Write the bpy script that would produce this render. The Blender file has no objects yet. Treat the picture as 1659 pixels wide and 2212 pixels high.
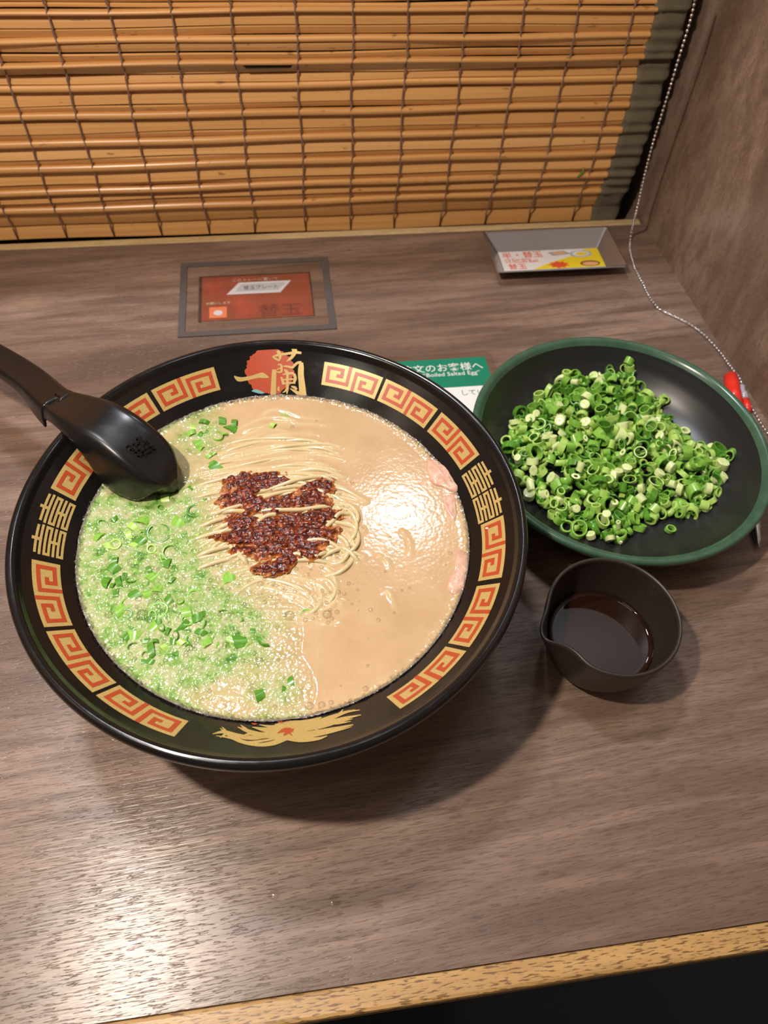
import bpy, bmesh, math, random
import numpy as np
from mathutils import Vector, Matrix

# ------------------------------------------------------------------ camera
rnd = random.Random(7)
C = np.array([0.0, 0.0, 0.327])                      # metres above the counter top (z = 0)
FWD = np.array([0.110385, 0.576465, -0.809631])
RGT = np.array([0.9905, -0.1306, 0.0421])
RGT = RGT - FWD * (RGT @ FWD) / (FWD @ FWD); RGT /= np.linalg.norm(RGT)
FWD /= np.linalg.norm(FWD)
UP = np.cross(RGT, FWD)
FPX = 1600.0
sc = bpy.context.scene
col = sc.collection
cam_data = bpy.data.cameras.new('camera')
cam = bpy.data.objects.new('camera', cam_data)
col.objects.link(cam)
sc.camera = cam
cam.matrix_world = Matrix(((RGT[0], UP[0], -FWD[0], C[0]), (RGT[1], UP[1], -FWD[1], C[1]),
                           (RGT[2], UP[2], -FWD[2], C[2]), (0, 0, 0, 1)))
cam_data.sensor_fit = 'HORIZONTAL'
cam_data.sensor_width = 36.0
cam_data.lens = 36.0 * FPX / 1659.0
cam_data.clip_start = 0.01
cam_data.dof.use_dof = True
cam_data.dof.focus_distance = 0.315
cam_data.dof.aperture_fstop = cam_data.lens / 1.9

# ------------------------------------------------------------------ world, lamps, exposure
world = bpy.data.worlds.new('room_light')
sc.world = world
world.use_nodes = True
bg = world.node_tree.nodes['Background']
bg.inputs[0].default_value = (1.0, 0.90, 0.82, 1)
bg.inputs[1].default_value = 0.09

def area_lamp(name, loc, target, size, power, color, size_y=None, spread=180):
    ld = bpy.data.lights.new(name, 'AREA')
    ld.energy = power
    ld.color = color
    ld.size = size
    if size_y:
        ld.shape = 'RECTANGLE'; ld.size_y = size_y
    else:
        ld.shape = 'DISK'
    ld.spread = math.radians(spread)
    lo = bpy.data.objects.new(name, ld)
    col.objects.link(lo)
    lo.location = loc
    d = Vector(target) - Vector(loc)
    lo.rotation_euler = d.to_track_quat('-Z', 'Y').to_euler()
    return lo

area_lamp('booth_warm_lamp', (-0.218, 0.095, 0.62), (-0.02, 0.20, 0.0), 0.026, 3.7, (1.0, 0.87, 0.74))
area_lamp('ceiling_panel_back', (-0.28, 0.74, 1.50), (0.0, 0.2, 0.0), 0.15, 11.0, (0.90, 0.94, 1.0), 0.12)
area_lamp('ceiling_panel_far', (0.285, 1.20, 1.50), (0.0, 0.2, 0.0), 0.14, 2.2, (0.92, 0.95, 1.0), 0.08)
area_lamp('ceiling_panel_above', (0.19, 0.28, 1.50), (0.05, 0.15, 0.0), 0.22, 0.6, (0.94, 0.96, 1.0), 0.10)
area_lamp('ceiling_lamp_right', (0.97, 0.66, 1.50), (0.1, 0.15, 0.0), 0.18, 3.4, (0.95, 0.96, 1.0))
area_lamp('blind_fill_light', (-0.75, -0.30, 1.65), (0.0, 0.45, 0.05), 0.70, 2.6, (1.0, 0.88, 0.76))  # added warm fill from behind the camera to brighten the blind
sc.view_settings.view_transform = 'Standard'
sc.view_settings.look = 'None'
sc.view_settings.gamma = 1.0
sc.view_settings.use_curve_mapping = False
sc.view_settings.exposure = 0.12

# ------------------------------------------------------------------ measuring helpers (photo pixel -> real plane)
def ray(px, py):
    return FWD + ((px - 829.5) / FPX) * RGT - ((py - 1106.0) / FPX) * UP
def at(px, py, z=0.0):
    D = ray(px, py)
    return C + D * ((z - C[2]) / D[2])
def aty(px, py, y):
    D = ray(px, py)
    return C + D * (y / D[1])

# ------------------------------------------------------------------ mesh helpers
def mesh_obj(name, verts, faces, mat, parent=None, smooth=True, mats=None, fmat=None):
    me = bpy.data.meshes.new(name)
    me.from_pydata([tuple(map(float, v)) for v in verts], [], [tuple(f) for f in faces])
    for m in (mats or [mat]):
        me.materials.append(m)
    if fmat is not None:
        me.polygons.foreach_set('material_index', fmat)
    if smooth:
        me.polygons.foreach_set('use_smooth', [True] * len(me.polygons))
    me.update()
    o = bpy.data.objects.new(name, me)
    col.objects.link(o)
    if parent is not None:
        o.parent = parent
    return o

def bm_obj(name, bm, mat, parent=None, smooth=False):
    me = bpy.data.meshes.new(name)
    bm.normal_update()
    bm.to_mesh(me); bm.free()
    me.materials.append(mat)
    if smooth:
        me.polygons.foreach_set('use_smooth', [True] * len(me.polygons))
    o = bpy.data.objects.new(name, me)
    col.objects.link(o)
    if parent is not None:
        o.parent = parent
    return o

def empty(name, loc=(0, 0, 0)):
    o = bpy.data.objects.new(name, None)
    o.empty_display_size = 0.02
    col.objects.link(o)
    o.location = loc
    return o

def tag(o, label=None, cat=None, group=None, kind=None):
    if label: o['label'] = label
    if cat: o['category'] = cat
    if group: o['group'] = group
    if kind: o['kind'] = kind
    return o

def keep(o, parent):
    """parent an object built in world coordinates under an empty standing elsewhere"""
    o.parent = parent
    o.matrix_parent_inverse = Matrix.Translation(-Vector(parent.location))
    return o

def box(name, lo, hi, mat, parent=None, bevel=0.0):
    bm = bmesh.new()
    bmesh.ops.create_cube(bm, size=1.0)
    for v in bm.verts:
        v.co = Vector([(lo[i] + hi[i]) / 2 + v.co[i] * (hi[i] - lo[i]) for i in range(3)])
    if bevel:
        bmesh.ops.bevel(bm, geom=bm.edges[:], offset=bevel, segments=2, affect='EDGES', profile=0.5)
    return bm_obj(name, bm, mat, parent)

def lathe(profile, n=128, mod=None):
    """profile: (r, z) from one end to the other; mod(theta, i, r, z) -> (x, y, z)"""
    V = []; Fc = []
    m = len(profile)
    for j in range(n):
        t = 2 * math.pi * j / n
        for i, (r, z) in enumerate(profile):
            V.append(mod(t, i, r, z) if mod else (r * math.cos(t), r * math.sin(t), z))
    for j in range(n):
        k = (j + 1) % n
        for i in range(m - 1):
            Fc.append((j * m + i, k * m + i, k * m + i + 1, j * m + i + 1))
    return V, Fc

def smooth_profile(pts, sub=5):
    P = np.array(pts, float); out = []
    n = len(P)
    for i in range(n - 1):
        p0, p1, p2, p3 = P[max(i - 1, 0)], P[i], P[i + 1], P[min(i + 2, n - 1)]
        for k in range(sub):
            t = k / sub
            out.append(0.5 * ((2 * p1) + (-p0 + p2) * t + (2 * p0 - 5 * p1 + 4 * p2 - p3) * t * t + (-p0 + 3 * p1 - 3 * p2 + p3) * t ** 3))
    out.append(P[-1])
    return out

def tube(points, radius, seg=8, cap=True):
    P = [np.array(p, float) for p in points]
    V = []; Fc = []
    n = len(P)
    prev = None
    for i in range(n):
        t = P[min(i + 1, n - 1)] - P[max(i - 1, 0)]
        t = t / (np.linalg.norm(t) + 1e-12)
        if prev is None:
            a = np.array([0, 0, 1.0]) if abs(t[2]) < 0.9 else np.array([1.0, 0, 0])
            u = np.cross(t, a)
        else:
            u = prev - t * (prev @ t)
        u /= np.linalg.norm(u) + 1e-12
        prev = u
        w = np.cross(t, u)
        r = radius[i] if hasattr(radius, '__len__') else radius
        for s in range(seg):
            q = 2 * math.pi * s / seg
            V.append(P[i] + r * (math.cos(q) * u + math.sin(q) * w))
    for i in range(n - 1):
        for s in range(seg):
            k = (s + 1) % seg
            Fc.append((i * seg + s, i * seg + k, (i + 1) * seg + k, (i + 1) * seg + s))
    if cap:
        Fc.append(tuple(reversed(range(seg))))
        Fc.append(tuple((n - 1) * seg + s for s in range(seg)))
    return V, Fc

# value noise in numpy
def vnoise(x, y, seed=0):
    xi = np.floor(x).astype(np.int64); yi = np.floor(y).astype(np.int64)
    fx = x - xi; fy = y - yi
    fx = fx * fx * (3 - 2 * fx); fy = fy * fy * (3 - 2 * fy)
    def h(a, b):
        n = (a * 374761393 + b * 668265263 + seed * 1442695041) & 0xffffffff
        n = ((n ^ (n >> 13)) * 1274126177) & 0xffffffff
        return ((n ^ (n >> 16)) & 0xffff) / 65535.0
    return (h(xi, yi) * (1 - fx) + h(xi + 1, yi) * fx) * (1 - fy) + (h(xi, yi + 1) * (1 - fx) + h(xi + 1, yi + 1) * fx) * fy
def fbm(x, y, seed=0, oct=4):
    s = 0; a = 0.5; tot = 0
    for k in range(oct):
        s = s + a * vnoise(x * 2 ** k, y * 2 ** k, seed + k * 17); tot += a; a *= 0.5
    return s / tot

# ------------------------------------------------------------------ materials
def new_mat(name):
    m = bpy.data.materials.new(name)
    m.use_nodes = True
    nt = m.node_tree
    return m, nt, nt.nodes['Principled BSDF']
def setp(b, **k):
    names = {'color': 'Base Color', 'rough': 'Roughness', 'metal': 'Metallic', 'spec': 'Specular IOR Level', 'coat': 'Coat Weight',
             'coat_rough': 'Coat Roughness', 'trans': 'Transmission Weight', 'ior': 'IOR', 'sss': 'Subsurface Weight', 'alpha': 'Alpha',
             'sheen': 'Sheen Weight'}
    for a, v in k.items():
        if a == 'color' and len(v) == 3: v = (*v, 1)
        b.inputs[names[a]].default_value = v
def plain(name, color, rough=0.5, **k):
    m, nt, b = new_mat(name)
    setp(b, color=color, rough=rough, **k)
    return m
def coords(nt, scale=(1, 1, 1), rot=(0, 0, 0), out='Object'):
    tc = nt.nodes.new('ShaderNodeTexCoord'); mp = nt.nodes.new('ShaderNodeMapping')
    mp.inputs['Scale'].default_value = scale; mp.inputs['Rotation'].default_value = rot
    nt.links.new(tc.outputs[out], mp.inputs[0])
    return mp.outputs[0]
def noise(nt, vec, scale=5, detail=4, rough=0.5, dist=0):
    n = nt.nodes.new('ShaderNodeTexNoise')
    n.inputs['Scale'].default_value = scale; n.inputs['Detail'].default_value = detail
    n.inputs['Roughness'].default_value = rough; n.inputs['Distortion'].default_value = dist
    nt.links.new(vec, n.inputs['Vector'])
    return n.outputs[0]
def ramp(nt, fac, stops):
    r = nt.nodes.new('ShaderNodeValToRGB')
    el = r.color_ramp.elements
    while len(el) < len(stops): el.new(0.5)
    for e, (p, c) in zip(el, stops):
        e.position = p; e.color = (*c, 1) if len(c) == 3 else c
    nt.links.new(fac, r.inputs[0])
    return r.outputs[0]
def mixc(nt, fac, a, b, mode='MIX'):
    m = nt.nodes.new('ShaderNodeMix'); m.data_type = 'RGBA'; m.blend_type = mode
    for s, v in ((m.inputs[0], fac), (m.inputs[6], a), (m.inputs[7], b)):
        if hasattr(v, 'links'): nt.links.new(v, s)
        elif isinstance(v, (int, float)): s.default_value = v
        else: s.default_value = (*v, 1)
    return m.outputs[2]
def mathn(nt, op, a, b=0.0):
    m = nt.nodes.new('ShaderNodeMath'); m.operation = op
    for s, v in ((m.inputs[0], a), (m.inputs[1], b)):
        if hasattr(v, 'links'): nt.links.new(v, s)
        else: s.default_value = v
    return m.outputs[0]
def bump(nt, b, height, strength=0.3, dist=0.001):
    n = nt.nodes.new('ShaderNodeBump')
    n.inputs['Strength'].default_value = strength; n.inputs['Distance'].default_value = dist
    nt.links.new(height, n.inputs['Height'])
    nt.links.new(n.outputs[0], b.inputs['Normal'])
    return n

def wood(name, grain_scale, base, dark, light, rot=(0, 0, 0), rough=0.36, bstr=0.35):
    """walnut laminate: long streaks, cathedral figure, short open pores; grain along local x after rot"""
    m, nt, b = new_mat(name)
    g = grain_scale
    v = coords(nt, (1.0, 1.0, 1.0), rot)
    def sc_(vec, s):
        mp = nt.nodes.new('ShaderNodeMapping'); mp.inputs['Scale'].default_value = s
        nt.links.new(vec, mp.inputs[0]); return mp.outputs[0]
    big = noise(nt, sc_(v, (3 * g, 16 * g, 16 * g)), 1.0, 4, 0.55, 0.9)
    mid = noise(nt, sc_(v, (9 * g, 120 * g, 120 * g)), 1.0, 5, 0.6, 0.25)
    fine = noise(nt, sc_(v, (45 * g, 900 * g, 900 * g)), 1.0, 3, 0.6)
    pores = noise(nt, sc_(v, (130 * g, 1500 * g, 1500 * g)), 1.0, 2, 0.5)
    c = ramp(nt, big, [(0.33, dark), (0.5, base), (0.68, light)])
    c = mixc(nt, mathn(nt, 'MULTIPLY', ramp(nt, mid, [(0.38, (1, 1, 1)), (0.58, (0, 0, 0))]), 0.75), c, dark)
    c = mixc(nt, mathn(nt, 'MULTIPLY', ramp(nt, fine, [(0.35, (1, 1, 1)), (0.55, (0, 0, 0))]), 0.30), c, tuple(x * 0.55 for x in dark))
    pm = ramp(nt, pores, [(0.36, (0, 0, 0)), (0.44, (1, 1, 1))])
    c = mixc(nt, mathn(nt, 'MULTIPLY', mathn(nt, 'SUBTRACT', 1.0, pm), 0.4), c, tuple(x * 0.5 for x in dark))
    nt.links.new(c, b.inputs['Base Color'])
    setp(b, rough=rough)
    h = mathn(nt, 'ADD', mathn(nt, 'MULTIPLY', pm, 0.6), mathn(nt, 'MULTIPLY', fine, 0.6))
    bump(nt, b, h, bstr, 0.0004)
    return m

M_COUNTER = wood('walnut_laminate', 1.0, (0.240, 0.158, 0.118), (0.128, 0.080, 0.058), (0.345, 0.240, 0.186), (0, 0, math.radians(-3)), 0.29, 0.42)
M_WALL = wood('walnut_panel', 0.9, (0.265, 0.178, 0.128), (0.155, 0.098, 0.068), (0.350, 0.245, 0.180), (0, math.radians(66), 0), 0.42, 0.15)
M_DARK = plain('dark_wall_and_shade', (0.010, 0.008, 0.007), 0.8)  # near-black for the back wall and the painted shade in the blind
M_FLOOR = plain('dark_floor', (0.012, 0.011, 0.010), 0.7)

def oak_edge():
    m, nt, b = new_mat('oak_edging')
    v = coords(nt, (220, 1500, 1500))
    n = noise(nt, v, 1.0, 2, 0.5)
    v2 = coords(nt, (12, 160, 160)); n2 = noise(nt, v2, 1.0, 3, 0.5)
    c = ramp(nt, n2, [(0.3, (0.36, 0.20, 0.065)), (0.7, (0.52, 0.315, 0.12))])
    c = mixc(nt, ramp(nt, n, [(0.38, (1, 1, 1)), (0.46, (0, 0, 0))]), c, (0.17, 0.085, 0.03))
    nt.links.new(c, b.inputs['Base Color']); setp(b, rough=0.4)
    bump(nt, b, n, 0.3, 0.0003)
    return m
M_OAK = oak_edge()
M_OAKB = wood('pale_oak_edging', 1.0, (0.60, 0.44, 0.23), (0.48, 0.33, 0.15), (0.68, 0.52, 0.30), (0, 0, 0), 0.4, 0.1)

def bamboo(name, a, d):
    m, nt, b = new_mat(name)
    v = coords(nt, (6, 500, 900)); n = noise(nt, v, 1.0, 3, 0.6)
    v3 = coords(nt, (90, 90, 400)); n3 = noise(nt, v3, 1.0, 2, 0.5)
    c = ramp(nt, n, [(0.28, d), (0.7, a)])
    c = mixc(nt, ramp(nt, n3, [(0.24, (1, 1, 1)), (0.30, (0, 0, 0))]), c, tuple(x * 0.6 for x in d))
    nt.links.new(c, b.inputs['Base Color']); setp(b, rough=0.38, coat=0.25, coat_rough=0.25)
    bump(nt, b, n, 0.12, 0.0004)
    return m
M_BAM = [bamboo('varnished_bamboo_%d' % i, a, d) for i, (a, d) in enumerate((
    ((0.74, 0.41, 0.150), (0.60, 0.30, 0.095)), ((0.69, 0.37, 0.130), (0.54, 0.265, 0.082)), ((0.79, 0.46, 0.185), (0.65, 0.34, 0.12))))]
M_THREAD = plain('brown_thread', (0.22, 0.135, 0.105), 0.9)
def cloth():
    m, nt, b = new_mat('olive_cloth')
    n = noise(nt, coords(nt, (2500, 2500, 2500)), 1.0, 2, 0.5)
    c = ramp(nt, n, [(0.3, (0.085, 0.068, 0.038)), (0.7, (0.165, 0.135, 0.080))])
    nt.links.new(c, b.inputs['Base Color']); setp(b, rough=0.85, sheen=0.2)
    bump(nt, b, n, 0.4, 0.0003)
    return m
M_CLOTH = cloth()

def lacquer(name, color, rough, smear=0.12, spot=0.0):
    m, nt, b = new_mat(name)
    n = noise(nt, coords(nt, (40, 40, 40)), 1.0, 5, 0.7, 0.6)
    r = mathn(nt, 'ADD', mathn(nt, 'MULTIPLY', ramp(nt, n, [(0.45, (0, 0, 0)), (0.75, (1, 1, 1))]), smear), rough)
    nt.links.new(r, b.inputs['Roughness'])
    setp(b, color=color, spec=0.5)
    return m
M_BLACK = lacquer('black_lacquer', (0.0080, 0.0066, 0.0062), 0.13)
M_SPOON = lacquer('black_melamine', (0.0075, 0.0070, 0.0070), 0.24, 0.16)
def gold():
    m, nt, b = new_mat('gold_print')
    n = noise(nt, coords(nt, (2600, 2600, 2600)), 1.0, 1, 0.5)
    c = ramp(nt, n, [(0.35, (0.44, 0.30, 0.10)), (0.65, (0.56, 0.40, 0.145))])
    nt.links.new(c, b.inputs['Base Color']); setp(b, rough=0.3, metal=0.15)
    return m
M_GOLD = gold()
M_RED = plain('red_print', (0.40, 0.058, 0.020), 0.32)
M_CYAN = plain('blue_green_print', (0.16, 0.38, 0.36), 0.3)

# ------------------------------------------------------------------ setting
BY = 0.4995            # plane of the blind
mwall = empty('wall_right', (0, 0, 0))
bpy.data.objects.remove(mwall)
def quad_prism(name, base, z0, z1, mat, kind='structure'):
    V = [(x, y, z0) for x, y in base] + [(x, y, z1) for x, y in base]
    n = len(base)
    Fc = [tuple(reversed(range(n))), tuple(range(n, 2 * n))] + [(i, (i + 1) % n, (i + 1) % n + n, i + n) for i in range(n)]
    o = mesh_obj(name, V, Fc, mat, smooth=False)
    o['kind'] = kind
    return o
quad_prism('wall_right', [(0.2802, 0.53), (0.3075, -0.25), (0.335, -0.25), (0.308, 0.53)], -0.25, 0.62, M_WALL)
quad_prism('wall_left', [(-0.42, -0.25), (-0.38, -0.25), (-0.38, 0.53), (-0.42, 0.53)], -0.25, 0.62, M_WALL)
box('wall_back', (-0.42, 0.53, -0.75), (0.335, 0.545, 0.30), M_DARK)['kind'] = 'structure'
box('floor', (-1.2, -1.2, -0.77), (1.2, 0.545, -0.75), M_FLOOR)['kind'] = 'structure'

counter = empty('counter', (0, 0.25, -0.03))
tag(counter, 'walnut laminate counter with pale oak edging running under all the dishes', 'counter')
keep(box('counter_top', (-0.38, 0.0187, -0.028), (0.2990, 0.4865, 0.0), M_COUNTER), counter)
fe = box('front_edging', (-0.38, 0.0092, -0.026), (0.2995, 0.0186, -0.0001), M_OAK, bevel=0.0016)
keep(fe, counter)['label'] = 'pale oak strip along the front edge'
be = box('back_edging', (-0.38, 0.4866, -0.026), (0.2800, 0.4935, 0.0004), M_OAKB, bevel=0.0008)
keep(be, counter)['label'] = 'pale oak strip along the back edge'

# ------------------------------------------------------------------ roll-up bamboo blind
blind = empty('bamboo_blind', (0.0, BY, 0.0))
tag(blind, 'orange brown bamboo slat blind hanging behind the counter', 'blind')
def zpix(py):
    return float(aty(757, py, BY)[2])
# rows read top to bottom: kind, upper and lower edge (picture rows at the middle of the blind)
rows = [('flat', 0, 10), ('rod', 10, 21), ('up', 21, 48), ('down', 49, 69), ('rod', 69, 81), ('down', 81, 101), ('down', 102, 119), ('rod', 118, 128),
        ('up', 133, 150), ('up', 151, 168), ('rod', 168, 181), ('up', 184, 211), ('down', 211, 225), ('rod', 225, 238), ('up', 242, 266), ('down', 266, 280),
        ('rod', 279, 292), ('up', 295, 318), ('down', 318, 332), ('rod', 331, 344), ('up', 347, 371), ('down', 371, 383), ('rod', 382, 394), ('up', 397, 412),
        ('down', 412, 425), ('rod', 424, 436), ('down', 437, 467), ('up', 468, 500)]
spec = [(k, zpix(a), zpix(b)) for k, a, b in rows]
zt = spec[0][1]
ext = []                                               # the blind goes on upwards out of the picture
zz = zt
while zz < 0.300:
    for k, h in (('down', 0.0045), ('up', 0.0078), ('rod', 0.0037)):
        ext.append((k, zz + h, zz + 0.0004)); zz += h
spec = ext[::-1] + spec
def yfold(z):
    """the upper section sags forward over the lower one"""
    zl = zpix(129)
    if z > zl:
        return -0.0032 * math.exp(-(z - zl) / 0.03) - 0.0012
    t = (zl - z)
    return -0.0005 - 0.0045 * math.sin(min(1, t / 0.09) * math.pi) * 0.7 + (0.0045 * max(0, (t - 0.085) / 0.03) if t > 0.085 else 0)
X0, X1 = -0.372, 0.2441
front = []                                             # front outline for the threads
si = 0
notch = (-0.0171 - 0.001, 0.0199 + 0.001)
for k, za, zb in spec:
    h = za - zb
    zc = (za + zb) / 2
    y = BY + yfold(zc)
    if k == 'rod':
        prof = [(-0.0022 + 0.0021 * (1 - math.cos(q)) / 2 * 0 - 0.0016 * math.sin(q), h / 2 * math.cos(q)) for q in np.linspace(0, math.pi, 8)]
        prof = [(a, b) for a, b in prof] + [(0.0004, -h / 2), (0.0004, h / 2)]
        front.append((y - 0.0040, zc))
    else:
        tl = {'up': 0.0021, 'down': -0.0019, 'flat': 0.0}[k] * min(1.2, h / 0.007)
        # 'up': lower edge further forward, so that the face looks up at the lamp
        th = 0.0011
        q = h / 2
        prof = [(tl / 2 - th * 0.2, q), (tl / 2 - th, q - 0.0005), (-th * 1.15, 0.0), (-tl / 2 - th, -q + 0.0005), (-tl / 2 - th * 0.2, -q), (-tl / 2 + 0.0003, -q), (tl / 2 + 0.0003, q)]
        front.append((y - th - 0.0009 + tl / 2, zc + q * 0.8)); front.append((y - th - 0.0009 - tl / 2, zc - q * 0.8))
    nx = 25
    xs = np.linspace(X0, X1, nx)
    V = []; Fc = []
    ph = rnd.random() * 6; am = 0.00025 if zc < 0.12 else 0.0004
    m_ = len(prof)
    for ix, x in enumerate(xs):
        w = am * math.sin(x * 17 + ph) + 0.0002 * math.sin(x * 41 + ph * 2)
        for (py_, pz_) in prof:
            V.append((x, y + py_ + w * 0.8, zc + pz_ + w + (0.008 * max(0.0, 0.10 - x) if zc < 0.006 else 0.0)))
    for ix in range(nx - 1):
        for j in range(m_):
            j2 = (j + 1) % m_
            Fc.append((ix * m_ + j, ix * m_ + j2, (ix + 1) * m_ + j2, (ix + 1) * m_ + j))
    Fc.append(tuple(range(m_))); Fc.append(tuple(reversed([(nx - 1) * m_ + j for j in range(m_)])))
    s = mesh_obj('slat', V, Fc, M_BAM[rnd.choice((0, 0, 1, 1, 2))], smooth=False)
    keep(s, blind)
# dark piece painting the shade of the opening under the fold between two threads
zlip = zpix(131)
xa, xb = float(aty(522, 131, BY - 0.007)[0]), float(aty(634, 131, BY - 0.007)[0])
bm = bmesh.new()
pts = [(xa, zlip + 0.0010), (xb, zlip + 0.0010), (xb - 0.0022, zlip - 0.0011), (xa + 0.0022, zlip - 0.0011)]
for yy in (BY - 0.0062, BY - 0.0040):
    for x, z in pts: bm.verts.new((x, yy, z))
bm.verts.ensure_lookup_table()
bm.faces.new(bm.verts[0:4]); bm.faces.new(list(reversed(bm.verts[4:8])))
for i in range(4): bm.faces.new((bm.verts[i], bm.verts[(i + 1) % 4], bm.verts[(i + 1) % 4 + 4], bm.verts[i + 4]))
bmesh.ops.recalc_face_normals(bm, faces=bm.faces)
o = keep(bm_obj('slot_shade', bm, M_DARK), blind); o['label'] = 'dark piece for the shade in the gap under the fold'
front.sort(key=lambda a: -a[1])
thread_x = [-0.2845, -0.2510, -0.2178, -0.1845, -0.1510, -0.1178, -0.0840, -0.0507, -0.0171, 0.0199, 0.0533, 0.0866, 0.1221, 0.1573, 0.1910, 0.2265]
thread_x = [x * (BY / 0.4936) for x in thread_x]
for tx in thread_x:
    pts = []
    ph = rnd.random() * 6
    for i, (y, z) in enumerate(front):
        pts.append((tx + 0.0006 * math.sin(z * 90 + ph), 0.25 * y + 0.75 * (BY + yfold(z) - 0.0034), z))
    V, Fc = tube(pts, 0.00046, 6)
    V2, F2 = tube([(x + 0.00055 * math.sin(i * 1.9), y - 0.0002, z) for i, (x, y, z) in enumerate(pts)], 0.00040, 5)
    Fc = Fc + [tuple(a + len(V) for a in f) for f in F2]
    keep(mesh_obj('thread', V + V2, Fc, M_THREAD), blind)
# olive cloth binding at the right edge
nz, nx = 240, 9
zs = np.linspace(0.300, spec[-1][2] - 0.001, nz)
V = []
yf = np.interp(-zs, [-z for _, z in front], [y for y, _ in front])
for i, z in enumerate(zs):
    for j in range(nx):
        u = j / (nx - 1)
        x = 0.2425 + 0.0245 * u + 0.0008 * math.sin(z * 300 + 1) * (u > 0.9)
        w = 0.0010 * (vnoise(np.array([z * 170.0]), np.array([u * 1.4]), 5)[0] - 0.5) + 0.0005 * (vnoise(np.array([z * 420.0]), np.array([u * 3.0]), 9)[0] - 0.5)
        V.append((x, yf[i] - 0.0006 + w * 1.6 + (0.003 if j in (0,) else 0) + (0.004 if j == nx - 1 else 0), z))
Fc = [(i * nx + j, i * nx + j + 1, (i + 1) * nx + j + 1, (i + 1) * nx + j) for i in range(nz - 1) for j in range(nx - 1)]
o = keep(mesh_obj('cloth_edging', V, Fc, M_CLOTH), blind); o['label'] = 'crinkled dark olive cloth strip'

# ------------------------------------------------------------------ big bowl
BC = np.array([-0.0112, 0.1823]); RO, ZO, RI, ZI = 0.0995, 0.0755, 0.0826, 0.0610
KW = (RO - RI) / (ZO - ZI)
bowl = empty('ramen_bowl', (BC[0], BC[1], 0.0))
tag(bowl, 'large black lacquer noodle bowl with gold and red pattern inside the rim', 'bowl')
prof = [(0.0, 0.004), (0.032, 0.004), (0.033, 0.0), (0.0365, 0.0), (0.0378, 0.006), (0.046, 0.0105), (0.070, 0.0280), (0.088, 0.0500), (0.0982, 0.0665), (0.1025, 0.0720),
        (0.1045, 0.0738), (0.1052, 0.0760), (0.1046, 0.0782), (0.1030, 0.0790), (0.1014, 0.0783), (0.1004, 0.0768), (0.0998, 0.0758)]
prof = [tuple(p) for p in smooth_profile(prof, 4)]
prof += [(RO, ZO)] + [(RO + (RI - RO) * t, ZO + (ZI - ZO) * t) for t in (0.25, 0.5, 0.75, 1.0, 1.15)]
prof += [(0.0740, 0.0525), (0.062, 0.038), (0.045, 0.022), (0.025, 0.013), (0.0, 0.011)]
V, Fc = lathe(prof, 256)
bowl_body = mesh_obj('bowl_body', V, Fc, M_BLACK, bowl)

def wall_pt(theta, r, off=0.00015):
    """point on the inner wall of the bowl (bowl coordinates)"""
    z = ZO + (r - RO) / KW
    n = np.array([-1.0, KW]) / math.hypot(1, KW)
    rr = r + n[0] * off; zz_ = z + n[1] * off
    return (rr * math.cos(theta), rr * math.sin(theta), zz_)
def wall_from_pixel(px, py):
    """where a line of sight meets the inner wall -> (theta, r)"""
    D = ray(px, py)
    ox, oy = C[0] - BC[0], C[1] - BC[1]
    # |o + tD|xy = RO + KW*(z - ZO)
    a0 = RO + KW * (C[2] - ZO); a1 = KW * D[2]
    A = D[0] ** 2 + D[1] ** 2 - a1 ** 2; B = 2 * (ox * D[0] + oy * D[1] - a0 * a1); Cc = ox ** 2 + oy ** 2 - a0 ** 2
    disc = math.sqrt(max(B * B - 4 * A * Cc, 0))
    best = None
    for t in ((-B - disc) / (2 * A), (-B + disc) / (2 * A)):
        z = C[2] + t * D[2]; r = a0 + a1 * t
        if t > 0 and r > 0.05 and 0.045 < z < 0.09:
            best = (math.atan2(oy + t * D[1], ox + t * D[0]), r)
    return best

def grid_patch(quads, conv, nu=4):
    """quads: (u0,u1,v0,v1) rectangles -> subdivided faces"""
    V = []; Fc = []
    for (u0, u1, v0, v1) in quads:
        n = max(1, int(math.ceil(abs(u1 - u0) * nu)))
        b0 = len(V)
        for i in range(n + 1):
            u = u0 + (u1 - u0) * i / n
            V.append(conv(u, v0)); V.append(conv(u, v1))
        for i in range(n):
            a = b0 + 2 * i
            Fc.append((a, a + 1, a + 3, a + 2))
    return V, Fc
R_OUT, R_IN = 0.0966, 0.0880
def strokes_to_cells(lines):
    cells = set()
    for pts in lines:
        (a0, b0), (a1, b1) = pts
        for a in range(min(a0, a1), max(a0, a1) + 1):
            for b in range(min(b0, b1), max(b0, b1) + 1): cells.add((a, b))
    return cells
def strokes_to_quads(lines, w=1.0):
    out = []
    for pts in lines:
        for (a, b) in zip(pts[:-1], pts[1:]):
            u0, u1 = sorted((a[0], b[0])); v0, v1 = sorted((a[1], b[1]))
            out.append((u0, u1 + w, v0, v1 + w))
    return out
ang = lambda p: wall_from_pixel(*p)[0]
d2 = lambda a: math.degrees(a)
spans = []
P_px = [((703, 770), (834, 801)), ((840, 805), (956, 871)), ((963, 879), (1048, 972)), ((1100, 1107), (1093, 1246)), ((1085, 1259), (1011, 1398)),
        ((1000, 1405), (857, 1525)), ((400, 1566), (217, 1498)), ((210, 1492), (105, 1364)), ((99, 1355), (68, 1208)), ((459, 784), (321, 836))]
for a, b in P_px:
    spans.append((ang(a), ang(b)))
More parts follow.
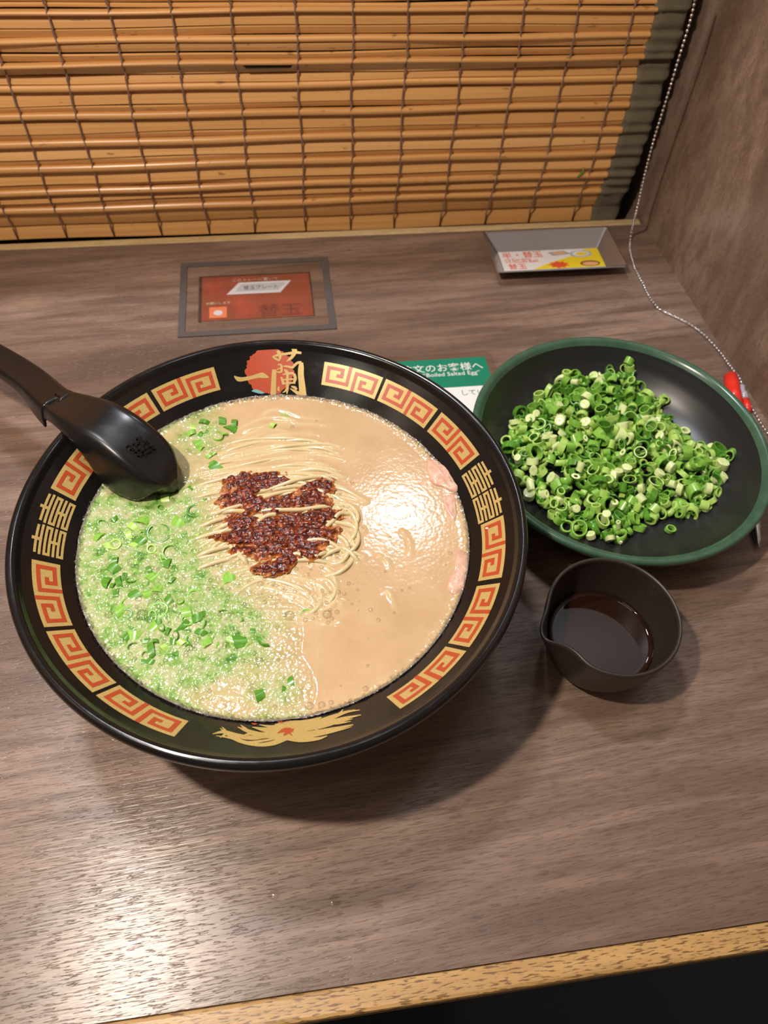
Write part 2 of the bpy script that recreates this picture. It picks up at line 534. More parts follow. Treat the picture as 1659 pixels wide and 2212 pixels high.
# the two panels next to the spoon, mirrored spacing of the right-hand side
w_p = abs(spans[-1][1] - spans[-1][0]); gap = math.radians(1.3)
s11 = (spans[-1][1] + gap, spans[-1][1] + gap + w_p)
a12 = ang((108, 1054)); 
spans.append(s11)
spans.append((a12 - w_p if a12 > 0 else a12, a12))
meander = [[(7, 0), (7, 5)], [(1, 5), (7, 5)], [(1, 1), (1, 5)], [(1, 1), (5, 1)], [(5, 1), (5, 3)], [(4, 3), (5, 3)]]
for k, (t0, t1) in enumerate(spans):
    if k < 10:
        d = (t1 - t0 + math.pi) % (2 * math.pi) - math.pi
        if d > 0: t0, d = t0 + d, -d
    elif k == 10:
        t0, d = s11[0] + w_p, -w_p
    else:
        t0, d = a12, -w_p
    # u runs clockwise seen from above (d < 0), v from outer edge inwards
    cv = lambda u, v, o: wall_pt(t0 + d * u / 17.0, R_OUT + (R_IN - R_OUT) * v / 7.0, o)
    V, Fc = grid_patch([(0, 17, 0, 3.5), (0, 17, 3.5, 7)], lambda u, v: cv(u, v, 0.00012), 1.5)
    pan = mesh_obj('meander_panel', V, Fc, M_GOLD, bowl, smooth=False)
    cells = strokes_to_cells(meander); cells |= {(16 - a, 6 - b) for a, b in cells}
    q = [(a, a + 1, b, b + 1) for a, b in sorted(cells)]
    V, Fc = grid_patch(q, lambda u, v: cv(u, v, 0.00022), 2)
    mesh_obj('red_spiral', V, Fc, M_RED, pan, smooth=False)
# double good-luck characters, left and right
def motif(p_start, p_end):
    t0, t1 = ang(p_start), ang(p_end)
    d = (t1 - t0 + math.pi) % (2 * math.pi) - math.pi
    ro, ri = 0.0975, 0.0872
    q = []
    for h in range(2):
        b = h * 10.6
        for lev, (x0, x1) in enumerate(((0.4, 9.6), (0, 10), (0, 10), (0, 10), (0, 10), (0, 10), (0, 10))):
            q.append((b + x0, b + x1, 1.3 + lev * 1.62, 1.3 + lev * 1.62 + 0.95))
        L = lambda n: 1.3 + n * 1.62
        q.append((b + 4.5, b + 5.5, 0.2, L(1)))                         # stem through the first two bars
        for e in (0, 9.05):
            q.append((b + e, b + e + 0.95, L(2), L(3) + 0.95)); q.append((b + e, b + e + 0.95, L(5), L(6) + 0.95))
        q.append((b + 4.5, b + 5.5, L(3), L(5)))
    V, Fc = grid_patch(q, lambda u, v: wall_pt(t0 + d * u / 20.6, ro + (ri - ro) * v / 12.0, 0.00014), 1.5)
    mesh_obj('double_luck_character', V, Fc, M_GOLD, bowl, smooth=False)
motif((1062, 978), (1110, 1098))
motif((53, 1190), (92, 1056))

def ribbon_on_wall(strokes, off, name, mat, scale, ox, oy, parent):
    """strokes: lists of (x, y, width) in crop units; each becomes a tapered ribbon lying on the bowl wall"""
    V = []; Fc = []
    for st in strokes:
        P = np.array(st, float)
        S = np.array(smooth_profile(P, 5)) if len(P) > 2 else np.array([P[0] + (P[1] - P[0]) * t for t in np.linspace(0, 1, 5)])
        b0 = len(V)
        for i in range(len(S)):
            t = S[min(i + 1, len(S) - 1), :2] - S[max(i - 1, 0), :2]
            t /= np.linalg.norm(t) + 1e-9
            nrm = np.array([-t[1], t[0]])
            for sg in (-1, 0, 1):
                c_ = S[i, :2] + nrm * sg * S[i, 2] / 2
                yy_ = c_[1] if oy != 720 else 1010 - (1010 - c_[1]) * 0.905
                th, r = wall_from_pixel(ox + c_[0] * scale, oy + yy_ * scale)
                V.append(wall_pt(th, r, off))
        for i in range(len(S) - 1):
            for s_ in (0, 1):
                a = b0 + 3 * i + s_
                Fc.append((a, a + 3, a + 4, a + 1))
        off += 0.000004
    o = mesh_obj(name, V, Fc, mat, parent, smooth=False)
    return o
# sun disc and brush-written characters at the back of the rim (crop 480,720 at 0.1326 px per unit)
SC1 = 220 / 1659
V = [wall_pt(*wall_from_pixel(480 + 775 * SC1, 720 + 600 * SC1), 0.00012)]
Fc = []; NR, NT = 6, 90
for i in range(1, NR + 1):
    for j in range(NT):
        a = 2 * math.pi * j / NT
        jag = 1.0
        if i == NR: jag = 1 + 0.05 * (rnd.random() - 0.5) * 2
        x = 775 + 392 * math.cos(a) * i / NR * jag; y = 610 - 385 * math.sin(a) * i / NR * jag
        if y < 250: y = 250 - (250 - y) * 0.4
        th, r = wall_from_pixel(480 + x * SC1, 720 + y * SC1)
        V.append(wall_pt(th, max(r, RI), 0.00012))
for j in range(NT):
    k = (j + 1) % NT
    Fc.append((0, 1 + j, 1 + k))
    for i in range(1, NR):
        Fc.append((1 + (i - 1) * NT + j, 1 + i * NT + j, 1 + i * NT + k, 1 + (i - 1) * NT + k))
emblem = empty('brush_emblem', (0, 0, 0)); emblem.parent = bowl
mesh_obj('red_sun', V, Fc, M_RED, emblem, smooth=False)
ribbon_on_wall([[(700, 215, 20), (790, 215, 34), (900, 225, 20)], [(740, 260, 10), (830, 245, 26), (880, 262, 12)]], 0.00012, 'red_brush_streak', M_RED, SC1, 480, 720, emblem)
ribbon_on_wall([[(480, 935, 10), (540, 930, 55), (620, 955, 50), (690, 970, 8)]], 0.00016, 'blue_green_dab', M_CYAN, SC1, 480, 720, emblem)
st_one = [[(195, 665, 16), (260, 715, 78), (330, 722, 72), (480, 690, 66), (600, 655, 80), (660, 655, 100), (760, 690, 14)]]
st_ran = [
    [(905, 205, 50), (930, 260, 62), (945, 330, 44), (930, 395, 14)],
    [(815, 318, 14), (900, 290, 42), (1050, 262, 44), (1200, 240, 50), (1290, 250, 40)],
    [(1160, 160, 70), (1180, 215, 84), (1150, 300, 60), (1110, 350, 48), (1050, 400, 12)],
    [(820, 320, 16), (860, 345, 34), (930, 385, 34)],
    [(845, 545, 60), (845, 640, 78), (838, 800, 80), (832, 1000, 92)],
    [(905, 460, 18), (955, 460, 32), (968, 520, 34), (960, 590, 34), (900, 590, 22), (860, 560, 20)],
    [(880, 555, 14), (930, 530, 22), (965, 520, 16)],
    [(985, 488, 14), (1060, 490, 36), (1140, 510, 40), (1180, 470, 44), (1230, 425, 44), (1290, 425, 62)],
    [(1290, 420, 60), (1285, 520, 92), (1282, 640, 96), (1300, 820, 104), (1315, 1015, 118)],
    [(1110, 890, 14), (1180, 935, 44), (1260, 985, 70), (1300, 1000, 60)],
    [(1010, 545, 20), (1050, 585, 50), (1065, 625, 30)],
    [(985, 640, 16), (1060, 618, 44), (1170, 612, 40)],
    [(960, 680, 26), (985, 745, 44), (1000, 820, 40)],
    [(1170, 620, 44), (1190, 700, 50), (1165, 800, 44)],
    [(990, 735, 22), (1080, 722, 28), (1170, 720, 26)],
    [(1000, 800, 26), (1080, 790, 32), (1165, 785, 34)],
    [(1065, 600, 38), (1062, 760, 44), (1062, 880, 46), (1055, 985, 16)],
    [(1062, 850, 30), (1030, 930, 28), (985, 960, 14)],
    [(925, 850, 20), (915, 900, 40), (930, 940, 20)],
    [(1125, 850, 20), (1180, 870, 50), (1215, 910, 36)],
]
ribbon_on_wall(st_one, 0.00022, 'gold_character', M_GOLD, SC1, 480, 720, emblem)
ribbon_on_wall(st_ran, 0.00022, 'gold_character', M_GOLD, SC1, 480, 720, emblem)
# golden bird emblem at the front of the rim (crop 450,1200 at 0.4219 px per unit)
SC2 = 700 / 1659
bird = [
    [(22, 915, 3), (80, 905, 16), (150, 925, 24), (230, 935, 22), (300, 925, 24), (400, 925, 34), (520, 915, 30), (640, 890, 18), (742, 868, 5)],
    [(60, 885, 3), (95, 915, 14), (160, 950, 20), (250, 970, 18), (330, 962, 24), (395, 935, 30), (430, 925, 26)],
    [(40, 925, 3), (110, 935, 10), (190, 958, 14), (280, 950, 12), (360, 935, 10)], [(480, 900, 8), (580, 880, 14), (680, 850, 12), (740, 838, 3)], [(500, 935, 6), (590, 915, 12), (680, 893, 8), (735, 878, 3)],
    [(260, 868, 3), (330, 878, 14), (400, 868, 18)], [(560, 845, 5), (640, 822, 12), (720, 800, 8), (750, 790, 2)],
    [(150, 880, 3), (200, 900, 18), (280, 918, 22), (380, 915, 40), (460, 895, 40), (560, 865, 30), (660, 820, 16), (690, 790, 3)],
    [(225, 880, 4), (300, 895, 26), (390, 890, 44), (480, 875, 40), (590, 850, 26), (700, 805, 14), (778, 793, 3)],
    [(340, 868, 6), (420, 868, 40), (500, 865, 36), (600, 860, 26), (700, 835, 16), (782, 818, 4)],
    [(390, 940, 10), (470, 945, 26), (560, 940, 16), (610, 925, 4)],
    [(430, 850, 5), (460, 860, 26), (520, 850, 20), (580, 830, 6)],
    [(70, 880, 3), (90, 910, 16), (60, 935, 3)],
    [(165, 870, 3), (190, 890, 14), (215, 905, 8)],
    [(160, 940, 3), (210, 915, 12), (270, 935, 6)], [(520, 870, 3), (560, 900, 14), (520, 915, 3)], [(600, 850, 3), (650, 862, 12), (730, 852, 3)],
]
phx = empty('bird_emblem', (0, 0, 0)); phx.parent = bowl
ribbon_on_wall(bird, 0.00014, 'gold_feathers', M_GOLD, SC2, 450, 1200, phx)
ribbon_on_wall([[(355, 912, 5), (395, 895, 22), (435, 900, 14)], [(385, 925, 4), (405, 905, 22), (420, 885, 5)], [(220, 862, 3), (235, 866, 9), (250, 864, 3)], [(355, 855, 3), (372, 858, 9), (388, 856, 3)], [(430, 925, 3), (415, 905, 12), (440, 890, 3)]],
               0.00026, 'red_flower', M_RED, SC2, 450, 1200, phx)

# ------------------------------------------------------------------ broth, noodles, sauce
LV = ZI
def sp(px, py, z=LV):
    p = at(px, py, z); return p[0], p[1]
noodles = []          # (world points Nx3, radius)
def add_noodle(pts, zc, r=0.00100):
    P = np.array(smooth_profile(np.array(pts, float), 8))
    out = []
    n = len(P)
    ph = rnd.random() * 6; ph2 = rnd.random() * 6
    for i, (x, y) in enumerate(P):
        u = i / (n - 1)
        z = LV + zc + (0.00015 if zc > -0.0010 else 0.0) + 0.00045 * math.sin(u * 7 + ph) + 0.0003 * math.sin(u * 15 + ph2)
        e = min(u, 1 - u) / 0.14
        if e < 1: z -= 0.0017 * (1 - e) ** 1.5
        wx, wy = sp(x, y)
        out.append((wx, wy, z))
    noodles.append((np.array(out), r))
def bundle(n, y0, y1, xl, xr, slope, sag, zc, jit=8, curl=0.0):
    for i in range(n):
        t = (i + 0.5) / n
        y = y0 + (y1 - y0) * t + rnd.uniform(-4, 4)
        a = xl + rnd.uniform(-40, 45); b = xr + rnd.uniform(-60, 35)
        k = 6
        amp = rnd.uniform(2, jit); ph = rnd.random() * 6
        pts = []
        for j in range(k + 1):
            u = j / k
            x = a + (b - a) * u
            yy = y + slope * (x - (xl + xr) / 2) + sag * (4 * u * (1 - u) - 0.6) + amp * math.sin(u * 5 + ph)
            if curl and u > 0.75: yy += curl * ((u - 0.75) / 0.25) ** 2 * rnd.uniform(0.5, 1.3)
            pts.append((x, yy))
        add_noodle(pts, zc + rnd.uniform(-0.0005, 0.0005), rnd.uniform(0.00085, 0.00105))
bundle(7, 905, 955, 500, 690, -0.14, -6, -0.0012, 9)
bundle(15, 950, 1050, 455, 735, -0.12, -10, -0.0004, 7, 12)
bundle(24, 1030, 1215, 440, 760, -0.11, -14, 0.0004, 9, 22)
bundle(10, 1040, 1210, 470, 720, -0.13, -14, 0.0011, 10, 18)
bundle(9, 1235, 1300, 510, 720, 0.10, -16, -0.0007, 10, 30)
bundle(7, 1290, 1350, 480, 690, 0.06, -10, -0.0014, 9)
# curled ends at the right side of the nest
for (cx, cy, rr, a0, a1, z) in ((722, 1140, 44, -1.9, 1.0, 0.0005), (735, 1165, 36, -1.6, 1.5, 0.0007), (705, 1190, 55, -0.9, 1.6, 0.0002), (740, 1120, 30, -2.2, .8, 0.0001),
                              (690, 1285, 34, -1.8, 1.7, -0.0004), (650, 1290, 40, -1.8, 1.4, -0.0006), (720, 1190, 30, -2.0, 1.9, 0.0006), (668, 1268, 52, -1.5, .9, -0.0005)):
    add_noodle([(cx + rr * math.cos(a) * 1.1, cy + rr * math.sin(a)) for a in np.linspace(a0, a1, 6)], z)
# single strands picked out of the photograph
for pts, z in (([(455, 1192), (480, 1172), (505, 1180), (520, 1205), (535, 1222)], 0.0011), ([(495, 1165), (500, 1185), (515, 1205), (535, 1215)], 0.0013),
               ([(440, 1180), (470, 1168), (495, 1175), (510, 1195)], 0.0005), ([(478, 1110), (560, 1108), (640, 1108), (715, 1098)], 0.0019),
               ([(520, 1075), (580, 1062), (640, 1045), (690, 1035), (720, 1042)], 0.0018), ([(690, 1155), (715, 1135), (735, 1115), (760, 1112)], 0.0016),
               ([(640, 1200), (680, 1210), (720, 1195), (745, 1190), (775, 1215)], 0.0010), ([(585, 1192), (640, 1200), (675, 1208), (712, 1195)], 0.0015),
               ([(555, 1138), (575, 1122), (610, 1118), (640, 1128)], 0.0019), ([(500, 1290), (560, 1255), (620, 1262), (680, 1290), (740, 1302)], -0.0002),
               ([(825, 1284), (838, 1278), (845, 1290), (856, 1322)], -0.0011), ([(868, 1148), (884, 1170), (886, 1200)], -0.0012),
               ([(815, 1200), (835, 1212), (842, 1230)], -0.0013), ([(560, 1335), (620, 1330), (680, 1345), (740, 1350)], -0.0013),
               ([(560, 900), (600, 885), (650, 900), (690, 905)], -0.0012), ([(455, 1420), (520, 1440), (560, 1470)], -0.0013),
               ([(505, 1480), (540, 1500), (560, 1528)], -0.0012), ([(460, 1500), (520, 1510), (590, 1530)], -0.0012)):
    add_noodle(pts, z)

N = 560
gx = np.linspace(-0.0835, 0.0835, N)
GX, GY = np.meshgrid(gx, gx)                       # bowl coordinates
hgt = np.zeros((N, N)); nmask = np.zeros((N, N)); topn = np.full((N, N), -1.0)
step = gx[1] - gx[0]
rk = int(0.0036 / step)
oy_, ox_ = np.mgrid[-rk:rk + 1, -rk:rk + 1]
for P, r in noodles:
    for a, b in zip(P[:-1], P[1:]):
        for t in (0.0, 0.5):
            p = a + (b - a) * t
            fx = (p[0] - BC[0] - gx[0]) / step; fy = (p[1] - BC[1] - gx[0]) / step
            ix, iy = int(round(fx)), int(round(fy))
            if not (rk < ix < N - rk - 1 and rk < iy < N - rk - 1): continue
            dd = np.hypot((ox_ + ix - fx), (oy_ + iy - fy)) * step
            dz = p[2] - LV
            sl = (slice(iy - rk, iy + rk + 1), slice(ix - rk, ix + rk + 1))
            k = max(0.0, min(1.0, (dz + 0.0022) / 0.0022))
            hgt[sl] = np.maximum(hgt[sl], 0.00075 * k * np.exp(-(dd / 0.00125) ** 2))
            nmask[sl] = np.maximum(nmask[sl], (0.25 + 0.75 * k) * np.exp(-(dd / 0.0012) ** 2))
            zt_ = dz + np.sqrt(np.maximum(r * r - dd ** 2, 0))
            topn[sl] = np.where(dd < r, np.maximum(topn[sl], zt_), topn[sl])
def bowl_xy(px, py):
    x, y = sp(px, py); return x - BC[0], y - BC[1]
def blob(px, py, rx, ry=None):
    x, y = bowl_xy(px, py); ry = ry or rx
    return np.exp(-(((GX - x) / (rx / 5100)) ** 2 + ((GY - y) / (ry / 4300)) ** 2))
RR = np.hypot(GX, GY)
green = np.clip(blob(300, 1190, 130, 130) + blob(310, 1330, 130, 120) + blob(400, 1370, 130, 100) + blob(290, 1120, 100, 60) + blob(480, 1380, 90, 50) + blob(430, 940, 60, 60) * 0.8
                + blob(350, 1430, 100, 50) * .7 + blob(600, 1495, 50, 40) * 0.7 + blob(400, 1080, 40, 60) * .4, 0, 1)
QX, QY = 0.81 * GX + 0.59 * GY + 0.5, 0.81 * GY - 0.59 * GX + 0.5
n1 = fbm(QX * 260, QY * 260, 3, 4); n2 = fbm(QY * 90, QX * 90, 11, 4); n3 = 0.5 * (fbm(QX * 700, QY * 700, 21, 3) + fbm(GX * 820 + 9, GY * 820 + 9, 27, 2))
foam = np.clip(green * (0.6 + 0.8 * n1) + np.clip((RR - 0.0785) / 0.004, 0, 1) * 0.5, 0, 1)
hgt += foam * (0.0007 * n1 + 0.00035 * n3) + 0.00005 * (n2 - 0.5) + 0.00022 * np.clip(nmask, 0, 1) * (n3 - 0.5)
dome = (blob(600, 1120, 210, 130) > 0.3) * 0.0
hgt += 0.00045 * blob(600, 1120, 200, 150)
wcoast = np.clip((RR - 0.0800) / 0.0026, 0, 1)
hgt += 0.0007 * wcoast ** 2 + 0.0009 * wcoast * (n3 - 0.5) + 0.0005 * wcoast * (n1 - 0.5)
idx = -np.ones((N, N), int)
inside = RR < 0.0832
idx[inside] = np.arange(inside.sum())
Vs = np.c_[GX[inside], GY[inside], LV + hgt[inside]]
q00 = idx[:-1, :-1]; q10 = idx[:-1, 1:]; q11 = idx[1:, 1:]; q01 = idx[1:, :-1]
ok = (q00 >= 0) & (q10 >= 0) & (q11 >= 0) & (q01 >= 0)
Fq = np.c_[q00[ok], q10[ok], q11[ok], q01[ok]]
def fast_mesh(name, Vs, Fq, mat, parent):
    me = bpy.data.meshes.new(name)
    me.vertices.add(len(Vs)); me.vertices.foreach_set('co', np.asarray(Vs, np.float32).ravel())
    me.loops.add(Fq.size); me.loops.foreach_set('vertex_index', Fq.astype(np.int32).ravel())
    me.polygons.add(len(Fq)); me.polygons.foreach_set('loop_start', np.arange(0, Fq.size, 4, dtype=np.int32))
    me.polygons.foreach_set('use_smooth', np.ones(len(Fq), bool))
    me.update(calc_edges=True); me.validate()
    me.materials.append(mat)
    o = bpy.data.objects.new(name, me); col.objects.link(o)
    if parent: o.parent = parent
    return o

def broth_mat():
    m, nt, b = new_mat('pork_broth')
    at_ = nt.nodes.new('ShaderNodeAttribute'); at_.attribute_name = 'mix'
    sepc = nt.nodes.new('ShaderNodeSeparateColor'); nt.links.new(at_.outputs[0], sepc.inputs[0])
    v = coords(nt, (1, 1, 1))
    big = noise(nt, v, 60, 4, 0.55)
    c = ramp(nt, big, [(0.3, (0.475, 0.315, 0.170)), (0.7, (0.545, 0.375, 0.215))])
    # fat droplets and specks in the broth itself
    vo = nt.nodes.new('ShaderNodeTexVoronoi'); vo.inputs['Scale'].default_value = 420
    nt.links.new(v, vo.inputs['Vector'])
    drop = ramp(nt, vo.outputs['Distance'], [(0.10, (1, 1, 1)), (0.22, (0, 0, 0))])
    gate = ramp(nt, noise(nt, v, 260, 2, 0.5), [(0.46, (0, 0, 0)), (0.54, (1, 1, 1))])
    df = mathn(nt, 'MULTIPLY', mathn(nt, 'MULTIPLY', drop, gate), 0.5)
    c = mixc(nt, df, c, (0.50, 0.29, 0.115))
    c = mixc(nt, sepc.outputs[0], c, (0.60, 0.50, 0.28))          # noodles just under the surface
    gn = mathn(nt, 'ADD', mathn(nt, 'MULTIPLY', noise(nt, v, 130, 3, 0.5), 0.6), mathn(nt, 'MULTIPLY', noise(nt, v, 480, 4, 0.6), 0.4))
    gcol = ramp(nt, gn, [(0.36, (0.07, 0.20, 0.03)), (0.45, (0.22, 0.37, 0.09)), (0.54, (0.36, 0.42, 0.19)), (0.66, (0.48, 0.44, 0.27))])
    c = mixc(nt, sepc.outputs[1], c, gcol)
    c = mixc(nt, sepc.outputs[2], c, (0.16, 0.135, 0.105))          # thin scum line against the black wall
    nt.links.new(c, b.inputs['Base Color'])
    setp(b, rough=0.12, spec=0.5, sss=0.0)
    v1 = nt.nodes.new('ShaderNodeTexVoronoi'); v1.inputs['Scale'].default_value = 620; nt.links.new(v, v1.inputs['Vector'])
    v2 = nt.nodes.new('ShaderNodeTexVoronoi'); v2.inputs['Scale'].default_value = 290; nt.links.new(v, v2.inputs['Vector'])
    fo = mathn(nt, 'MULTIPLY', mathn(nt, 'ADD', v1.outputs['Distance'], v2.outputs['Distance']), mathn(nt, 'ADD', mathn(nt, 'MULTIPLY', sepc.outputs[1], -1.3), -0.10))
    h = mathn(nt, 'ADD', fo, mathn(nt, 'MULTIPLY', noise(nt, v, 300, 2, 0.5), 0.05))
    bump(nt, b, h, 0.5, 0.0006)
    return m
broth = fast_mesh('pork_broth', Vs, Fq, broth_mat(), None)
broth.location = (BC[0], BC[1], 0)
tag(broth, 'creamy pale brown pork broth filling the black bowl', 'soup')
ca = broth.data.color_attributes.new('mix', 'FLOAT_COLOR', 'POINT')
edge = np.clip((RR - 0.0815) / 0.0012, 0, 1)
arr = np.stack([np.clip(nmask, 0, 1) * 0.75 * (1 - 0.6 * foam), np.clip(foam * 1.0 * (green > 0.08) + foam * 0.25, 0, 1), edge, np.ones_like(edge)], -1)[inside]
ca.data.foreach_set('color', arr.astype(np.float32).ravel())

M_NOODLE = plain('wheat_noodle', (0.58, 0.475, 0.27), 0.16, spec=0.5)
M_NOODLE.node_tree.nodes['Principled BSDF'].inputs['Subsurface Weight'].default_value = 0.0
for P, r in noodles:
    base = P[len(P) // 2]
    rad = [r] * len(P)
    V, Fc = tube([p - base for p in P], rad, 9)
    o = mesh_obj('noodle', V, Fc, M_NOODLE)
    o.location = base
    q_ = (P[len(P) // 2] - C); dpt = q_ @ FWD; nxp = 829.5 + FPX * (q_ @ RGT) / dpt; nyp = 1106 - FPX * (q_ @ UP) / dpt
    where = ('lying apart in the plain broth right of the nest' if nxp > 790 else 'at the back edge of the nest' if nyp < 950 else 'in the nest behind the chili paste' if nyp < 1025 else
             'curling out right of the chili paste' if nxp > 680 and nyp < 1235 else 'running under the upper chili paste' if nyp < 1095 else 'running under the middle of the chili paste' if nyp < 1155 else
             'along the front edge of the chili paste' if nyp < 1225 else 'in front of the chili paste' if nyp < 1300 else 'sunk at the front edge of the nest' if nyp < 1390 else 'sunk in the broth near the front wall')
    if nxp < 790: where += ', spoon side' if nxp < 600 else ', pork side'
    tag(o, 'thin pale yellow noodle ' + where, 'noodle', 'thin noodles in the broth')

# chili paste
def chili_mat():
    m, nt, b = new_mat('chili_paste')
    v = coords(nt)
    n = noise(nt, v, 500, 5, 0.65)
    at_ = nt.nodes.new('ShaderNodeAttribute'); at_.attribute_name = 'thick'
    c = ramp(nt, n, [(0.34, (0.022, 0.004, 0.002)), (0.50, (0.085, 0.011, 0.004)), (0.66, (0.32, 0.060, 0.012))])
    c2 = ramp(nt, n, [(0.3, (0.36, 0.085, 0.018)), (0.7, (0.62, 0.25, 0.065))])
    c = mixc(nt, at_.outputs['Fac'], c2, c)
    nt.links.new(c, b.inputs['Base Color']); setp(b, rough=0.18, spec=0.45)
    h = mathn(nt, 'ADD', mathn(nt, 'MULTIPLY', noise(nt, v, 1100, 2, 0.5), 0.5), noise(nt, v, 420, 2, 0.5))
    bump(nt, b, h, 0.6, 0.0012)
    return m
def cblob(px, py, rx, ry):
    x, y = bowl_xy(px, py)
    return 1.0 - ((GX - x) / (rx / 5100)) ** 2 - ((GY - y) / (ry / 4300)) ** 2
msk = np.full((N, N), -9.0)
for b_ in ((535, 1045, 46, 20), (600, 1048, 34, 14), (525, 1080, 48, 26), (590, 1095, 60, 20), (680, 1062, 40, 20), (660, 1090, 50, 20), (700, 1050, 30, 14), (520, 1130, 34, 18),
           (640, 1130, 80, 22), (700, 1120, 42, 16), (600, 1150, 90, 26), (520, 1160, 50, 16), (545, 1180, 44, 26), (650, 1175, 54, 26), (600, 1190, 64, 18), (475, 1164, 24, 5),
           (668, 1200, 26, 14), (560, 1045, 60, 22), (640, 1160, 80, 30), (590, 1232, 36, 14), (700, 1175, 26, 8), (620, 1215, 20, 14)):
    msk = np.maximum(msk, cblob(*b_))
rag = fbm(QX * 330, QY * 430, 44, 4)
streak = fbm(GX * 60, GY * 330, 55, 3)
m2 = np.minimum(msk, 0.8) + (rag - 0.5) * 2.2 - np.clip(streak - 0.66, 0, 1) * 6.0 + 0.52
th = np.clip(m2, 0, 1)
cz = LV + hgt * 1.25 + 0.0001 + 0.0013 * np.clip(th * 1.0, 0, 1) * (0.45 + 1.1 * n1) + 0.00045 * n3
sel = m2 > 0.0
idx = -np.ones((N, N), int); selv = sel
idx[selv] = np.arange(selv.sum())
q00 = idx[:-1, :-1]; q10 = idx[:-1, 1:]; q11 = idx[1:, 1:]; q01 = idx[1:, :-1]
ok = (q00 >= 0) & (q10 >= 0) & (q11 >= 0) & (q01 >= 0)
Fc_ = np.c_[q00[ok], q10[ok], q11[ok], q01[ok]]
chili = fast_mesh('chili_paste', np.c_[GX[sel], GY[sel], cz[sel]], Fc_, chili_mat(), None)
chili.location = (BC[0], BC[1], 0)
tag(chili, 'dark red chili paste spread over the noodles in the middle of the broth', 'sauce')
ta = chili.data.attributes.new('thick', 'FLOAT', 'POINT')
ta.data.foreach_set('value', np.clip((m2[sel] - 0.05) * 1.3, 0, 1).astype(np.float32))

# pork slices at the right edge
def pork_mat():
    m, nt, b = new_mat('sliced_pork')
    v = coords(nt)
    n = noise(nt, v, 160, 4, 0.6, 1.0)
    c = ramp(nt, n, [(0.3, (0.52, 0.28, 0.20)), (0.6, (0.66, 0.42, 0.31)), (0.75, (0.78, 0.60, 0.46))])
    nt.links.new(c, b.inputs['Base Color']); setp(b, rough=0.2)
    bump(nt, b, noise(nt, v, 500, 3, 0.6), 0.3, 0.0006)
    return m
M_PORK = pork_mat()
def slab(name, outline, mat, zc, bulge, thick, label, cat, group=None, seed=1):
    O = np.array(smooth_profile(np.array(outline + [outline[0]], float), 6))[:-1]
    W_ = np.array([sp(x, y) for x, y in O]); c = W_.mean(0)
    n = len(O); V = []; Fc = []
    rings = [1.0, 1.02, 0.97, 0.85, 0.66, 0.42, 0.2]
    zo = [-thick, -thick * 0.3, bulge * 0.35, bulge * 0.75, bulge * 0.95, bulge, bulge]
    for k, (q, z) in enumerate(zip(rings, zo)):
        for j, p in enumerate(W_):
            w = (vnoise(np.array([p[0] * 400 * q]), np.array([p[1] * 400 * q]), seed)[0] - 0.5)
            V.append((*((p - c) * q), z + w * 0.0010))
    for k in range(len(rings) - 1):
        for j in range(n):
            j2 = (j + 1) % n
            Fc.append((k * n + j, k * n + j2, (k + 1) * n + j2, (k + 1) * n + j))
    Fc.append(tuple(range((len(rings) - 1) * n, len(rings) * n)))
    Fc.append(tuple(reversed(range(n))))
    o = mesh_obj(name, V, Fc, mat)
    o.location = (c[0], c[1], LV + zc)
    tag(o, label, cat, group)
    return o
slab('pork_slice', [(922, 990), (950, 1000), (975, 1018), (993, 1040), (990, 1062), (975, 1062), (955, 1052), (935, 1045), (924, 1020)], M_PORK, 0.0004, 0.0011, 0.001,
     'pink pork slice folded against the bowl wall, uppermost of the three at right', 'pork slice', 'pork slices at the right of the broth')
slab('pork_slice', [(955, 1072), (978, 1068), (986, 1095), (984, 1125), (972, 1118), (960, 1100)], M_PORK, 0.0000, 0.0009, 0.001,
     'thin pink pork slice mostly sunk in broth, middle of the three at right', 'pork slice', 'pork slices at the right of the broth', 5)
slab('pork_slice', [(992, 1185), (1010, 1200), (1010, 1235), (1002, 1270), (985, 1285), (968, 1276), (968, 1255), (982, 1230), (984, 1200)], M_PORK, 0.0002, 0.0010, 0.001,
     'pink pork slice below the others beside the right bowl wall', 'pork slice', 'pork slices at the right of the broth', 8)
slab('pork_slice', [(505, 1225), (540, 1215), (600, 1225), (640, 1238), (600, 1262), (545, 1268), (512, 1250)], M_PORK, -0.0004, 0.0007, 0.0005,
     'pale pink pork slice under the lower edge of the chili paste', 'pork slice', None, 9)

